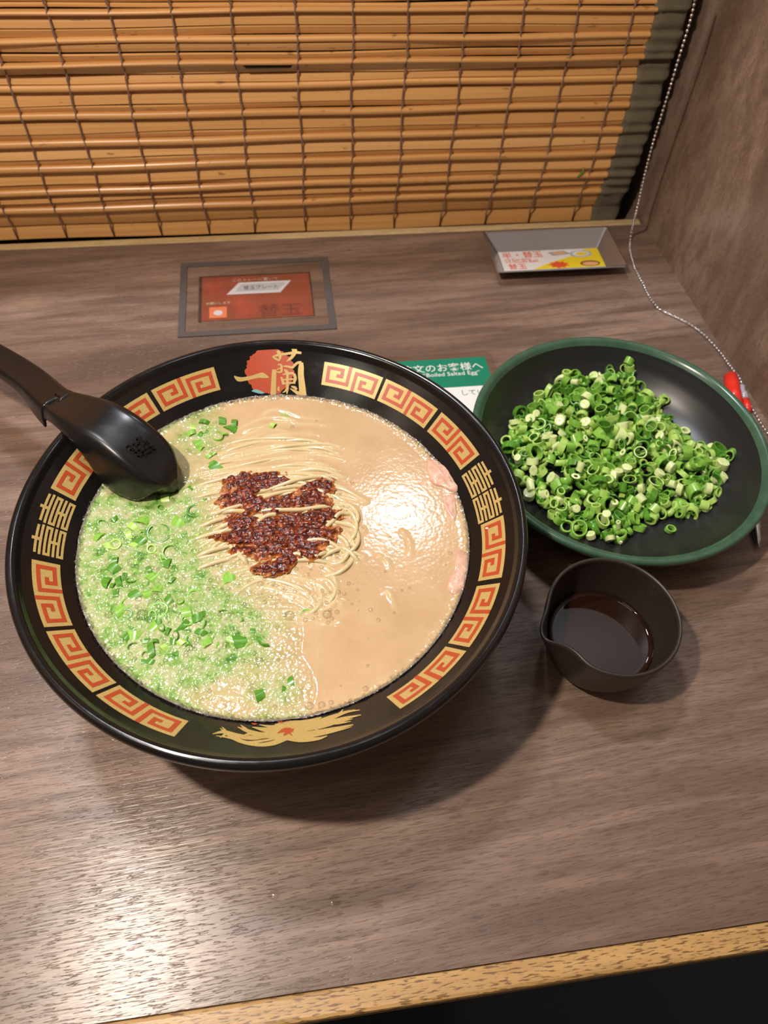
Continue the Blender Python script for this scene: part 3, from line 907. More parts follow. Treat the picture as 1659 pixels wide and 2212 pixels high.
# spring onion pieces: variants
def onion_mat(name, a, b_, rough=0.25):
    m, nt, b = new_mat(name)
    n = noise(nt, coords(nt, (1, 1, 0.4)), 900, 2, 0.5)
    c = ramp(nt, n, [(0.3, a), (0.7, b_)])
    nt.links.new(c, b.inputs['Base Color']); setp(b, rough=rough)
    return m
M_ON = [onion_mat('onion_dark_green', (0.060, 0.20, 0.018), (0.12, 0.32, 0.035)),
        onion_mat('onion_mid_green', (0.16, 0.38, 0.045), (0.27, 0.52, 0.08)),
        onion_mat('onion_fresh_green', (0.31, 0.53, 0.09), (0.46, 0.66, 0.17)),
        onion_mat('onion_yellow_green', (0.56, 0.69, 0.25), (0.72, 0.79, 0.42)),
        onion_mat('onion_pale', (0.72, 0.78, 0.46), (0.84, 0.86, 0.66))]
def ring_mesh(r, h, th, squash, arc, mat, slant=0.0, seed=0):
    rr = random.Random(seed)
    n = 20 if arc > 6.2 else 13
    closed = arc > 6.2
    V = []; Fc = []
    cnt = n if closed else n + 1
    for j in range(cnt):
        a = arc * j / n
        w = 1 + 0.05 * math.sin(2 * a + seed) + rr.uniform(-0.02, 0.02)
        for (q, z) in ((r, -h / 2), (r * 1.02, 0), (r, h / 2), (r - th * 0.3, h / 2 + th * 0.12), (r - th, h / 2), (r - th, -h / 2)):
            x = q * w * math.cos(a); y = q * w * math.sin(a) * squash
            V.append((x, y, z + slant * x))
    for j in range(n):
        k = (j + 1) % cnt
        for i in range(6):
            i2 = (i + 1) % 6
            Fc.append((j * 6 + i, k * 6 + i, k * 6 + i2, j * 6 + i2))
    if not closed:
        Fc.append(tuple(reversed(range(6)))); Fc.append(tuple(n * 6 + i for i in range(6)))
    me = bpy.data.meshes.new('spring_onion_ring')
    me.from_pydata(V, [], Fc); me.materials.append(mat)
    me.polygons.foreach_set('use_smooth', [True] * len(me.polygons)); me.update()
    if hasattr(me, 'set_sharp_from_angle'): me.set_sharp_from_angle(angle=math.radians(50))
    return me
ONC = ('dark green', 'mid green', 'fresh green', 'yellow green', 'pale')
variants = []
for s in range(34):
    rr = random.Random(100 + s)
    kind = rr.random()
    ci = rr.choices(range(5), (0.22, 0.36, 0.27, 0.11, 0.04))[0]
    r = rr.uniform(0.0020, 0.0036)
    if kind < 0.74:
        variants.append((ring_mesh(r, rr.uniform(0.0018, 0.0042), rr.uniform(0.0005, 0.0009) if ci < 3 else r * rr.uniform(0.3, 0.6), rr.uniform(0.55, 1.0), 2 * math.pi, M_ON[ci], rr.uniform(-.35, .35), s), ci, 'ring'))
    elif kind < 0.93:
        variants.append((ring_mesh(r * 1.15, rr.uniform(0.0025, 0.0045), 0.0006, rr.uniform(0.7, 1.0), rr.uniform(2.0, 4.6), M_ON[ci], rr.uniform(-.3, .3), s), ci, 'curved strip'))
    else:
        variants.append((ring_mesh(r * 0.85, rr.uniform(0.002, 0.0045), r * 0.8, rr.uniform(0.8, 1.0), 2 * math.pi, M_ON[max(ci, 3)], rr.uniform(-.3, .3), s), max(ci, 3), 'solid slice'))

# spring onions afloat in the soup
float_spots = []
def scatter(n, cx, cy, rx, ry, mind=13):
    c_ = 0; tries = 0
    while c_ < n and tries < 6000:
        tries += 1
        a = rnd.random() * 6.283; q = math.sqrt(rnd.random())
        x, y = cx + rx * q * math.cos(a), cy + ry * q * math.sin(a)
        wx, wy = bowl_xy(x, y)
        if math.hypot(wx, wy) > 0.0765: continue
        if all((x - p) ** 2 + (y - q_) ** 2 > mind ** 2 for p, q_ in float_spots):
            float_spots.append((x, y)); c_ += 1
scatter(40, 290, 1200, 105, 90); scatter(44, 320, 1340, 120, 95); scatter(20, 470, 1370, 90, 45); scatter(10, 460, 925, 55, 22); scatter(6, 440, 975, 45, 45)
scatter(8, 400, 1110, 60, 60)
float_spots += [(590, 921), (612, 905), (425, 1105), (612, 1490), (560, 1500), (660, 1328), (575, 1380), (480, 1200), (495, 1250), (510, 925), (400, 1160), (630, 1478)]
for (x, y) in float_spots:
    wx, wy = bowl_xy(x, y)
    me, ci, kd = rnd.choice([v_ for v_ in variants if v_[1] < rnd.choice((1, 2, 2, 3))])
    o = bpy.data.objects.new('floating_onion_piece', me); col.objects.link(o)
    t = rnd.choice((0.2, 0.5, 9, 9, 9))
    o.rotation_euler = (rnd.uniform(-t, t), rnd.uniform(-t, t), rnd.random() * 6.283) if t < 2 else (1.57 + rnd.uniform(-0.35, 0.35), rnd.uniform(-0.5, 0.5), rnd.random() * 6.283)
    s_ = rnd.uniform(0.85, 1.40)
    if rnd.random() < 0.3: s_ *= 0.6
    o.scale = (s_,) * 3
    Rm = o.rotation_euler.to_matrix()
    topz = max((Rm @ v_.co).z for v_ in me.vertices) * s_
    o.location = (wx + BC[0], wy + BC[1], LV + 0.0006 + rnd.uniform(0.0000, 0.0012) - topz)
    where = ('behind the noodle nest by the back wall' if y < 1000 and x > 500 else 'beside the spoon tip' if y < 1090 and x > 330 else 'just in front of the spoon' if y < 1130 else
             'at the front edge of the broth' if y > 1455 else 'between the onions and the chili paste' if x > 400 and y < 1290 else 'in the lower right of the onion patch' if x > 400 else
             'against the left wall of the bowl' if x < 255 else 'in the lower part of the onion patch' if y > 1330 else 'in the middle of the onion patch' if y > 1215 else 'in the upper part of the onion patch')
    tag(o, ONC[ci] + ' onion ' + kd + ' in broth ' + where, 'spring onion', 'spring onions floating in the broth')

# bubbles
def bubble_mat():
    m = bpy.data.materials.new('bubble_film'); m.use_nodes = True
    nt = m.node_tree; nt.nodes.clear()
    out = nt.nodes.new('ShaderNodeOutputMaterial'); mx = nt.nodes.new('ShaderNodeMixShader')
    tr = nt.nodes.new('ShaderNodeBsdfTransparent'); gl = nt.nodes.new('ShaderNodeBsdfGlossy'); lw = nt.nodes.new('ShaderNodeLayerWeight')
    tr.inputs[0].default_value = (0.975, 0.97, 0.95, 1)
    gl.inputs['Roughness'].default_value = 0.04; lw.inputs['Blend'].default_value = 0.30
    r = nt.nodes.new('ShaderNodeMath'); r.operation = 'MULTIPLY_ADD'; r.inputs[1].default_value = 0.75; r.inputs[2].default_value = 0.05
    nt.links.new(lw.outputs['Facing'], r.inputs[0]); nt.links.new(r.outputs[0], mx.inputs[0])
    nt.links.new(tr.outputs[0], mx.inputs[1]); nt.links.new(gl.outputs[0], mx.inputs[2]); nt.links.new(mx.outputs[0], out.inputs[0])
    return m
M_BUB = bubble_mat()
def domes(name, items, label, cat):
    V = []; Fc = []
    ns, nr = 12, 5
    for (x, y, z, r) in items:
        b0 = len(V)
        for i in range(nr):
            a = math.pi / 2 * i / nr
            for j in range(ns):
                q = 2 * math.pi * j / ns
                V.append((x + r * math.cos(a) * math.cos(q), y + r * math.cos(a) * math.sin(q), z + 0.75 * r * math.sin(a)))
        V.append((x, y, z + 0.75 * r))
        for i in range(nr - 1):
            for j in range(ns):
                k = (j + 1) % ns
                Fc.append((b0 + i * ns + j, b0 + i * ns + k, b0 + (i + 1) * ns + k, b0 + (i + 1) * ns + j))
        for j in range(ns): Fc.append((b0 + (nr - 1) * ns + j, b0 + (nr - 1) * ns + (j + 1) % ns, b0 + nr * ns))
    o = mesh_obj(name, V, Fc, M_BUB); tag(o, label, cat, kind='stuff'); return o
items = []
def hz(x, y):
    ix = int((x - gx[0]) / step); iy = int((y - gx[0]) / step)
    return LV + hgt[min(max(iy, 0), N - 1), min(max(ix, 0), N - 1)]
def addb(px, py, rpx):
    x, y = bowl_xy(px, py)
    if math.hypot(x, y) > 0.0822: return
    items.append((x + BC[0], y + BC[1], hz(x, y) - 0.0002, rpx / 5200))
for (x, y, r) in ((706, 1327, 11), (683, 1325, 6), (728, 1322, 6), (712, 1318, 5), (757, 1190, 13), (745, 1212, 6), (730, 1280, 6), (590, 1262, 6), (600, 1268, 5), (610, 1273, 5),
                  (620, 1278, 5), (562, 1263, 8), (605, 1205, 8), (560, 1205, 6), (668, 1525, 9), (695, 1523, 8), (715, 1518, 6), (790, 1488, 7), (875, 935, 6), (862, 928, 5),
                  (889, 940, 5), (585, 863, 5), (572, 862, 4), (600, 862, 4), (455, 1255, 6), (470, 1250, 5), (462, 1268, 5), (450, 1275, 6), (625, 1332, 12), (640, 1230, 6),
                  (750, 1110, 6), (762, 1120, 5), (740, 1098, 6), (660, 1035, 5), (645, 1042, 5), (488, 1395, 9), (300, 1295, 8), (335, 1290, 10), (308, 1330, 13), (235, 1330, 9)):
    addb(x, y, r)
for _ in range(950):
    a = rnd.random()
    if a < 0.5: x, y = rnd.gauss(310, 75), rnd.gauss(1270, 110)
    elif a < 0.62: x, y = rnd.gauss(460, 60), rnd.gauss(1350, 50)
    elif a < 0.75: x, y = rnd.gauss(620, 80), rnd.gauss(1270, 40)
    elif a < 0.85: x, y = rnd.gauss(745, 25), rnd.gauss(1160, 50)
    else: x, y = rnd.gauss(600, 180), rnd.gauss(1250, 150)
    addb(x, y, rnd.choice((1.6, 2.0, 2.5, 3.0, 4.0, 5.5)))
domes('broth_bubbles', items, 'clear foam bubbles scattered over the broth and onions', 'foam')
items = []
for _ in range(2600):
    a = rnd.random() * 2 * math.pi
    dens = 0.5 + 0.5 * math.cos(a - math.pi * 1.08)
    if rnd.random() > 0.35 + 0.65 * dens: continue
    rr_ = 0.0822 + rnd.gauss(0, 0.0005)
    r = rnd.choice((0.0003, 0.0004, 0.0005, 0.0007))
    items.append((BC[0] + rr_ * math.cos(a), BC[1] + rr_ * math.sin(a), LV + 0.0006 + max(0, (rr_ - RI)) * 0.8, r))
# froth ring around the spoon
for _ in range(320):
    t = rnd.random(); px = 215 + 190 * t + rnd.gauss(0, 3); py = 1058 + 18 * math.sin(t * 3.1) - 50 * max(0, t - 0.6) * 2.4 + rnd.gauss(0, 4)
    x, y = bowl_xy(px, py)
    items.append((x + BC[0], y + BC[1], LV, rnd.choice((0.0003, 0.0005, 0.0006))))
domes('edge_froth', items, 'fine froth line where the broth meets the black bowl wall', 'foam')

# ------------------------------------------------------------------ spoon (face down, hooked over the rim)
st = [  # centre of upper face in the photo (px,py), its height, half width top, half width bottom, drop
    (-150, 690, 0.060, 0.0060, 0.0078, 0.0052), (-70, 732, 0.062, 0.0060, 0.0080, 0.0052), (0, 770, 0.064, 0.0060, 0.0083, 0.0054), (60, 808, 0.068, 0.0060, 0.0088, 0.0062),
    (105, 848, 0.074, 0.0062, 0.0104, 0.0095), (121, 858, 0.0765, 0.0064, 0.0112, 0.0105), (125, 861, 0.077, 0.0064, 0.0098, 0.0060), (160, 876, 0.0830, 0.0074, 0.0118, 0.0045),
    (200, 893, 0.0878, 0.0086, 0.0142, 0.0080), (240, 914, 0.0880, 0.0094, 0.0160, 0.0185), (280, 944, 0.0855, 0.0098, 0.0168, 0.0225), (315, 975, 0.0815, 0.0096, 0.0164, 0.0205),
    (345, 1004, 0.0770, 0.0084, 0.0148, 0.0170), (366, 1026, 0.0725, 0.0060, 0.0118, 0.0135), (377, 1040, 0.0690, 0.0028, 0.0072, 0.0105)]
ctr = [at(a, b, z) for a, b, z, *_ in st]
par = np.array([[*c, s[3], s[4], s[5]] for c, s in zip(ctr, st)])
SS = np.array(smooth_profile(par, 5))
sec = [(-1.0, -1.0, 0), (-0.96, -0.72, 0), (-0.80, -0.34, 0), (-0.40, -0.07, 1), (0.0, -0.06, 1), (0.40, -0.07, 1), (0.80, -0.34, 0), (0.96, -0.72, 0), (1.0, -1.0, 0)]
V = []; ncs = 17
def sec_pts(a, b, h):
    out = []
    for i in range(ncs):
        u = -1 + 2 * i / (ncs - 1)
        if abs(u) < 0.52:
            out.append((u / 0.52 * a * 1.06, -0.0007 * (1 - (u / 0.52) ** 4)))
        else:
            q = (abs(u) - 0.52) / 0.48
            x = a * 1.06 + (b - a * 1.06) * (q ** 0.8)
            z = -h * (q ** 1.25)
            out.append((math.copysign(x, u), z))
    return out
for i in range(len(SS)):
    t = SS[min(i + 1, len(SS) - 1), :3] - SS[max(i - 1, 0), :3]
    t[2] *= 0.6
    t /= np.linalg.norm(t)
    w = np.cross(t, [0, 0, 1]); w /= np.linalg.norm(w)
    up = np.cross(w, t)
    for (x, z) in sec_pts(*SS[i, 3:]):
        V.append(SS[i, :3] + w * x + up * z)
Fc = [(i * ncs + j, i * ncs + j + 1, (i + 1) * ncs + j + 1, (i + 1) * ncs + j) for i in range(len(SS) - 1) for j in range(ncs - 1)]
endc = len(V); tipd = SS[-1, :3] + (SS[-1, :3] - SS[-6, :3]) * 0.35 + np.array([0, 0, -0.009])
V.append(tipd)
for j in range(ncs - 1): Fc.append(((len(SS) - 1) * ncs + j, (len(SS) - 1) * ncs + j + 1, endc))
spoon = empty('soup_spoon', tuple(SS[len(SS) // 2, :3]))
tag(spoon, 'black soup spoon lying face down over the bowl rim at left', 'spoon')
sb = keep(mesh_obj('spoon_body', V, Fc, M_SPOON), spoon)
md = sb.modifiers.new('thickness', 'SOLIDIFY'); md.thickness = 0.0016; md.offset = 1 if False else -1
md2 = sb.modifiers.new('smooth', 'SUBSURF'); md2.levels = 1; md2.render_levels = 1
# tiny raised moulded marks on the flat base
k0 = [i for i in range(len(SS))]
V = []; Fc = []
ctrb = (SS[53, :3] + SS[54, :3]) / 2
t = SS[58, :3] - SS[48, :3]; t /= np.linalg.norm(t); w = np.cross(t, [0, 0, 1]); w /= np.linalg.norm(w); up = np.cross(w, t)
rm = random.Random(4)
for row in range(4):
    for cc in range(5):
        if row == 0 and cc > 3: continue
        for s_ in range(rm.choice((2, 3, 3))):
            u = (cc - 2) * 0.0019 + rm.uniform(-0.0006, 0.0006); v_ = (row - 1.5) * 0.0022 + rm.uniform(-0.0007, 0.0007)
            hx, hy = (0.00075, 0.00013) if rm.random() < 0.5 else (0.00013, 0.00075)
            o_ = ctrb + t * (u) + w * (-v_)
            b0 = len(V)
            for dz in (-0.0004, 0.00035):
                for sx, sy in ((-1, -1), (1, -1), (1, 1), (-1, 1)):
                    V.append(o_ + t * hx * sx + w * hy * sy + up * dz)
            for f in ((4, 5, 6, 7), (0, 1, 5, 4), (1, 2, 6, 5), (2, 3, 7, 6), (3, 0, 4, 7)): Fc.append(tuple(b0 + k for k in f))
keep(mesh_obj('moulded_marks', V, Fc, M_SPOON, smooth=False), spoon)

# ------------------------------------------------------------------ plate of spring onions
PCX, PCY, PZ = 0.1721, 0.2437, 0.035
plate = empty('green_rimmed_plate', (PCX, PCY, 0))
tag(plate, 'round shallow plate, satin black inside with dark green rim, heaped with spring onions', 'plate')
def green_mat():
    m, nt, b = new_mat('green_glaze')
    n = noise(nt, coords(nt), 120, 5, 0.7)
    c = ramp(nt, n, [(0.3, (0.034, 0.082, 0.048)), (0.7, (0.056, 0.122, 0.076))])
    nt.links.new(c, b.inputs['Base Color']); setp(b, rough=0.22, spec=0.5)
    return m
M_GREEN = green_mat()
M_PLATE = plain('satin_black_glaze', (0.017, 0.017, 0.0185), 0.36)
outp = smooth_profile([(0.0, 0.003), (0.040, 0.003), (0.041, 0.0), (0.044, 0.0), (0.046, 0.005), (0.062, 0.014), (0.073, 0.024), (0.0785, 0.0315), (0.0797, 0.0342), (0.0792, 0.0358), (0.0778, 0.0363), (0.0760, 0.0356), (0.0742, 0.0335)], 5)
inp = smooth_profile([(0.0742, 0.0335), (0.0725, 0.0300), (0.0685, 0.0232), (0.060, 0.0150), (0.046, 0.0090), (0.028, 0.0070), (0.0, 0.0065)], 6)
V, Fc = lathe([tuple(p) for p in outp], 160)
mesh_obj('green_rim', V, Fc, M_GREEN, plate)['label'] = 'dark green glazed rim and outside'
V, Fc = lathe([tuple(p) for p in inp], 160)
mesh_obj('black_well', V, Fc, M_PLATE, plate)['label'] = 'satin black inside'
inp_a = np.array(inp)[::-1]
def plate_z(x, y):
    return float(np.interp(math.hypot(x - PCX, y - PCY), inp_a[:, 0], inp_a[:, 1]))
# heap outline traced at the height it lies
heap = [(1095, 915), (1150, 868), (1225, 815), (1290, 818), (1360, 812), (1385, 850), (1435, 868), (1450, 910), (1480, 940), (1510, 965), (1555, 975), (1572, 1010), (1555, 1050), (1525, 1095),
        (1480, 1105), (1440, 1110), (1400, 1110), (1390, 1140), (1330, 1168), (1270, 1155), (1215, 1130), (1170, 1090), (1130, 1060), (1110, 1010), (1090, 960)]
hp = [at(x, y, 0.016) for x, y in heap]
hp = np.array([(p[0], p[1]) for p in hp])
def inpoly(x, y):
    c_ = False; n = len(hp)
    for i in range(n):
        x1, y1 = hp[i]; x2, y2 = hp[i - 1]
        if (y1 > y) != (y2 > y) and x < (x2 - x1) * (y - y1) / (y2 - y1) + x1: c_ = not c_
    return c_
def edge_d(x, y):
    best = 9
    for i in range(len(hp)):
        a = hp[i - 1]; b = hp[i]; ab = b - a
        t = max(0, min(1, ((x - a[0]) * ab[0] + (y - a[1]) * ab[1]) / (ab @ ab)))
        best = min(best, math.hypot(x - a[0] - ab[0] * t, y - a[1] - ab[1] * t))
    return best
lo, hi = hp.min(0), hp.max(0)
def mound(x, y):
    return plate_z(x, y) + 0.0125 * min(1, edge_d(x, y) / 0.024) ** 0.8
top = []; tries = 0
while len(top) < 300 and tries < 40000:
    tries += 1
    x, y = rnd.uniform(lo[0], hi[0]), rnd.uniform(lo[1], hi[1])
    if not inpoly(x, y): continue
    md_ = 0.0033 if tries < 25000 else 0.0026
    if all((x - a) ** 2 + (y - b) ** 2 > md_ ** 2 for a, b, _ in top):
        top.append((x, y, mound(x, y) + rnd.uniform(-0.0006, 0.0020)))
def put(me, x, y, z, tilt, label, group, scale=1.0):
    o = bpy.data.objects.new('spring_onion_ring', me); col.objects.link(o)
    o.location = (x, y, z); o.rotation_euler = (rnd.uniform(-tilt, tilt), rnd.uniform(-tilt, tilt), rnd.random() * 6.283)
    o.scale = (scale,) * 3
    tag(o, label, 'spring onion', group)
    return o
hc = hp.mean(0)
def heap_place(x, y):
    dx, dy = x - hc[0], y - hc[1]
    if math.hypot(dx / 0.020, dy / 0.014) < 1: return 'on the crown of the heap'
    a = math.degrees(math.atan2(dy, dx)) % 360
    return ('on the right slope of the heap', 'on the back right slope of the heap', 'on the back slope of the heap', 'on the back left slope of the heap', 'on the left slope of the heap',
            'on the front left slope of the heap', 'on the front slope of the heap', 'on the front right slope of the heap')[int(((a + 22.5) % 360) // 45)]
for (x, y, z) in top[:289]:
    me, ci, kd = rnd.choice(variants)
    put(me, x, y, z + 0.0022, rnd.choice((0.5, 1.0, 1.6)), ONC[ci] + ' onion ' + kd + ' ' + heap_place(x, y), 'spring onions heaped on the green-rimmed plate', rnd.uniform(1.0, 1.32))
loose = [((1448, 1143), 0, 'lone green spring onion ring nearest the front rim of the plate'), ((1525, 942), 0, 'tiny dark green onion bit apart at the upper right of the heap'),
         ((1552, 978), 3, 'pale double onion ring at the right tip of the heap'), ((1482, 925), 3, 'pale yellow onion slice standing at the top right of the heap'),
         ((1470, 945), 4, 'white curved onion sliver below a pale slice at the heap\'s top right'), ((1525, 1015), 3, 'large pale onion ring at the right end of the heap'),
         ((1550, 1030), 3, 'ragged pale onion piece at the far right end of the heap'), ((1488, 1100), 1, 'wide green onion ring lying flat at the lower right of the heap'),
         ((1525, 1095), 2, 'bright green onion ring at the lower right tip of the heap'), ((1467, 1075), 3, 'yellow green onion ring near the lower right edge of the heap'),
         ((1330, 1170), 4, 'white onion piece at the front foot of the heap')]
for (p, ci, lab) in loose:
    q = at(p[0], p[1], 0.012); z = plate_z(q[0], q[1]); q = at(p[0], p[1], z + 0.0022)
    me = ring_mesh(0.0031 if ci != 0 else 0.0026, 0.0024, 0.0007 if ci < 3 else 0.0014, 0.85, 2 * math.pi if ci != 4 else 2.4, M_ON[ci if ci else 1], 0.1, int(p[0]))
    put(me, q[0], q[1], plate_z(q[0], q[1]) + 0.0021, 0.22, lab, None)
# the buried pieces under the visible ones, one mass
V = []; Fc = []; fm = []
for _ in range(520):
    while True:
        x, y = rnd.uniform(lo[0], hi[0]), rnd.uniform(lo[1], hi[1])
        if inpoly(x, y) and edge_d(x, y) > 0.002: break
    me, ci, kd = rnd.choice(variants)
    zt_ = mound(x, y); zb_ = plate_z(x, y) + 0.0022
    z = rnd.uniform(max(zb_ + 0.0012, zt_ - 0.0035), max(zb_ + 0.0012, zt_))
    R_ = Matrix.Rotation(rnd.random() * 6.28, 3, 'Z') @ Matrix.Rotation(rnd.uniform(-1.3, 1.3), 3, 'X') @ Matrix.Rotation(rnd.uniform(-1.3, 1.3), 3, 'Y')
    b0 = len(V)
    for v_ in me.vertices: V.append(R_ @ v_.co + Vector((x, y, z)))
    for p_ in me.polygons:
        Fc.append(tuple(b0 + k for k in p_.vertices)); fm.append(min(ci, 2))
o = mesh_obj('spring_onion_heap', V, Fc, None, mats=M_ON[:3], fmat=fm)
tag(o, 'buried chopped spring onions filling the inside of the heap on the plate', 'spring onions', kind='stuff')

# ------------------------------------------------------------------ small brown pouring cup
CX, CY, CR, CZ = 0.1341, 0.1397, 0.0302, 0.038
cup = empty('pouring_cup', (CX, CY, 0))
tag(cup, 'small dark brown cup with a pouring lip holding dark sauce', 'cup')
def brown_mat():
    m, nt, b = new_mat('brown_stoneware')
    n = noise(nt, coords(nt), 1500, 2, 0.6)
    c = ramp(nt, n, [(0.3, (0.022, 0.0155, 0.0125)), (0.7, (0.036, 0.026, 0.021))])
    nt.links.new(c, b.inputs['Base Color']); setp(b, rough=0.40, spec=0.5)
    bump(nt, b, n, 0.1, 0.0003)
    return m
M_CUP = brown_mat()
cprof = smooth_profile([(0.0, 0.0015), (0.0165, 0.0015), (0.0175, 0.0), (0.0200, 0.0), (0.0226, 0.0045), (0.0262, 0.0130), (0.0288, 0.0240), (0.0298, 0.0340), (0.0300, 0.0375), (0.0292, 0.0387),
                        (0.0281, 0.0378), (0.0278, 0.0340), (0.0266, 0.0240), (0.0238, 0.0120), (0.0190, 0.0055), (0.010, 0.0035), (0.0, 0.0033)], 5)
A_SP = math.radians(192)
def spout(t, i, r, z):
    dlt = (t - A_SP + math.pi) % (2 * math.pi) - math.pi
    up_ = max(0.0, min(1.0, (z - 0.012) / 0.026)) ** 1.6
    g = math.exp(-(dlt / (0.16 if dlt > 0 else 0.30)) ** 2) * 0.0064 - (math.exp(-((dlt - 0.42) / 0.20) ** 2) * 0.0016 if dlt > -0.3 else 0.0)
    rr_ = r + g * up_
    z2 = z + 0.0004 * math.exp(-(dlt / 0.3) ** 2) * up_
    return (rr_ * math.cos(t), rr_ * math.sin(t), z2)
V, Fc = lathe([tuple(p) for p in cprof], 160, spout)
mesh_obj('cup_body', V, Fc, M_CUP, cup)
M_SAUCE = plain('dark_sauce', (0.016, 0.006, 0.0035), 0.04, spec=0.3)
lp = [(0.0, 0.0150), (0.0100, 0.0150), (0.0185, 0.0150), (0.0195, 0.0150), (0.0205, 0.0150), (0.0215, 0.0150), (0.0222, 0.01502), (0.0232, 0.0151), (0.0240, 0.0156), (0.0245, 0.0163)]
V, Fc = lathe(lp, 96)
sauce = mesh_obj('dark_sauce', V, Fc, M_SAUCE)
sauce.location = (CX, CY, 0)
tag(sauce, 'glossy dark brown sauce in the small pouring cup', 'sauce')

# ------------------------------------------------------------------ steel tray with card
def frustum_tray():
    bm = bmesh.new()
    zt_ = 0.010
    o4 = [at(1048, 498, zt_), at(1317, 493, zt_), at(1353, 577, zt_), at(1068, 588, zt_)]
    x0 = (o4[0][0] + o4[3][0]) / 2; x1 = (o4[1][0] + o4[2][0]) / 2; y0 = (o4[2][1] + o4[3][1]) / 2; y1 = (o4[0][1] + o4[1][1]) / 2
    return x0, x1, y0, y1, zt_
tx0, tx1, ty0, ty1, tzt = frustum_tray()
TC = ((tx0 + tx1) / 2, (ty0 + ty1) / 2)
tray = empty('steel_tray', (TC[0], TC[1], 0))
tag(tray, 'small rectangular stainless steel tray with flared sides near the blind', 'tray')
M_STEEL = plain('brushed_steel', (0.56, 0.56, 0.58), 0.30, metal=1.0)
def rect_ring(hx, hy, z, rc, n=5):
    out = []
    for (sx, sy, a0) in ((1, 1, 0), (-1, 1, 90), (-1, -1, 180), (1, -1, 270)):
        for k in range(n):
            a = math.radians(a0 + 90 * k / (n - 1))
            out.append((sx * (hx - rc) + rc * math.cos(a), sy * (hy - rc) + rc * math.sin(a), z))
    return out
hx, hy = (tx1 - tx0) / 2, (ty1 - ty0) / 2
rings = [rect_ring(hx - 0.0085, hy - 0.0118, 0.0002, 0.0012), rect_ring(hx - 0.0005, hy - 0.0005, tzt - 0.0006, 0.0020), rect_ring(hx + 0.0003, hy + 0.0003, tzt, 0.0022), rect_ring(hx - 0.0004, hy - 0.0004, tzt + 0.0002, 0.002),
         rect_ring(hx - 0.0012, hy - 0.0012, tzt - 0.0006, 0.0018), rect_ring(hx - 0.0093, hy - 0.0126, 0.0010, 0.0010)]
V = [p for r_ in rings for p in r_]; nr_ = len(rings[0])
Fc = [(k * nr_ + j, k * nr_ + (j + 1) % nr_, (k + 1) * nr_ + (j + 1) % nr_, (k + 1) * nr_ + j) for k in range(len(rings) - 1) for j in range(nr_)]
Fc.append(tuple(range((len(rings) - 1) * nr_, len(rings) * nr_))); Fc.append(tuple(reversed(range(nr_))))
mesh_obj('tray_body', V, Fc, M_STEEL, tray, smooth=False)

M_WHITE = plain('white_card', (0.80, 0.80, 0.80), 0.35)
M_YEL = plain('yellow_print', (0.85, 0.66, 0.03), 0.35)
M_REDP = plain('bright_red_print', (0.75, 0.10, 0.035), 0.35)
M_GREY = plain('grey_print', (0.36, 0.37, 0.38), 0.35)
M_BRN = plain('brown_print', (0.20, 0.085, 0.035), 0.35)
M_BLUE = plain('pale_blue_print', (0.36, 0.50, 0.66), 0.35)
M_PINK = plain('peach_print', (0.80, 0.42, 0.20), 0.35)
def text_part(name, body, size, loc, mat, parent, depth=0.00004, sx=1.0, rot=0.0, align='LEFT'):
    cu = bpy.data.curves.new(name, 'FONT'); cu.body = body; cu.size = size; cu.extrude = depth; cu.align_x = align; cu.resolution_u = 2
    cu.offset = size * 0.004
    tmp = bpy.data.objects.new('tmp', cu); col.objects.link(tmp)
    bpy.context.view_layer.update()
    dg = bpy.context.evaluated_depsgraph_get()
    me = bpy.data.meshes.new_from_object(tmp.evaluated_get(dg))
    bpy.data.objects.remove(tmp)
    me.materials.clear(); me.materials.append(mat)
    o = bpy.data.objects.new(name, me); col.objects.link(o)
    o.location = loc; o.scale = (sx, 1, 1); o.rotation_euler = (0, 0, rot)
    o.parent = parent
    return o
def flat_poly(name, pts, z, mat, parent, th=0.00004):
    n = len(pts)
    V = [(x, y, z) for x, y in pts] + [(x, y, z + th) for x, y in pts]
    Fc = [tuple(reversed(range(n))), tuple(range(n, 2 * n))] + [(i, (i + 1) % n, (i + 1) % n + n, i + n) for i in range(n)]
    return mesh_obj(name, V, Fc, mat, parent, smooth=False)
def oval(cx, cy, rx, ry, n=24): return [(cx + rx * math.cos(2 * math.pi * k / n), cy + ry * math.sin(2 * math.pi * k / n)) for k in range(n)]
cw, chh = hx - 0.0097, hy - 0.0130
card = empty('menu_card', (TC[0], TC[1], 0.0011))
tag(card, 'white and yellow printed menu card lying in the steel tray', 'card')
flat_poly('card_sheet', [(-cw, -chh), (cw, -chh), (cw, chh), (-cw, chh)], 0.0, M_WHITE, card, 0.0003)
z1 = 0.00031
flat_poly('yellow_field', [(-cw * 0.45, -chh), (-cw * 0.05, -chh * 0.35), (cw * 0.35, chh * 0.15), (cw * 0.75, chh * 0.95), (cw, chh), (cw, -chh)], z1, M_YEL, card)
text_part('red_heading', '半・替玉', 0.0078, (-cw * 0.95, chh * 0.34, z1 + 0.00005), M_REDP, card, sx=1.0)
text_part('red_small_line', '1/2 Kae-dama', 0.0036, (-cw * 0.93, chh * 0.02, z1 + 0.00005), M_REDP, card)
text_part('red_small_line', '1/2 Noodle Refill', 0.0036, (-cw * 0.93, -chh * 0.22, z1 + 0.00005), M_REDP, card)
text_part('red_heading', '替玉', 0.0070, (-cw * 0.90, -chh * 0.86, z1 + 0.00005), M_REDP, card)
flat_poly('plate_picture', [(cw * -0.02, chh * 0.75), (cw * 0.30, chh * 0.85), (cw * 0.42, chh * 0.50), (cw * 0.05, chh * 0.35)], z1 + 0.00005, M_GREY, card)
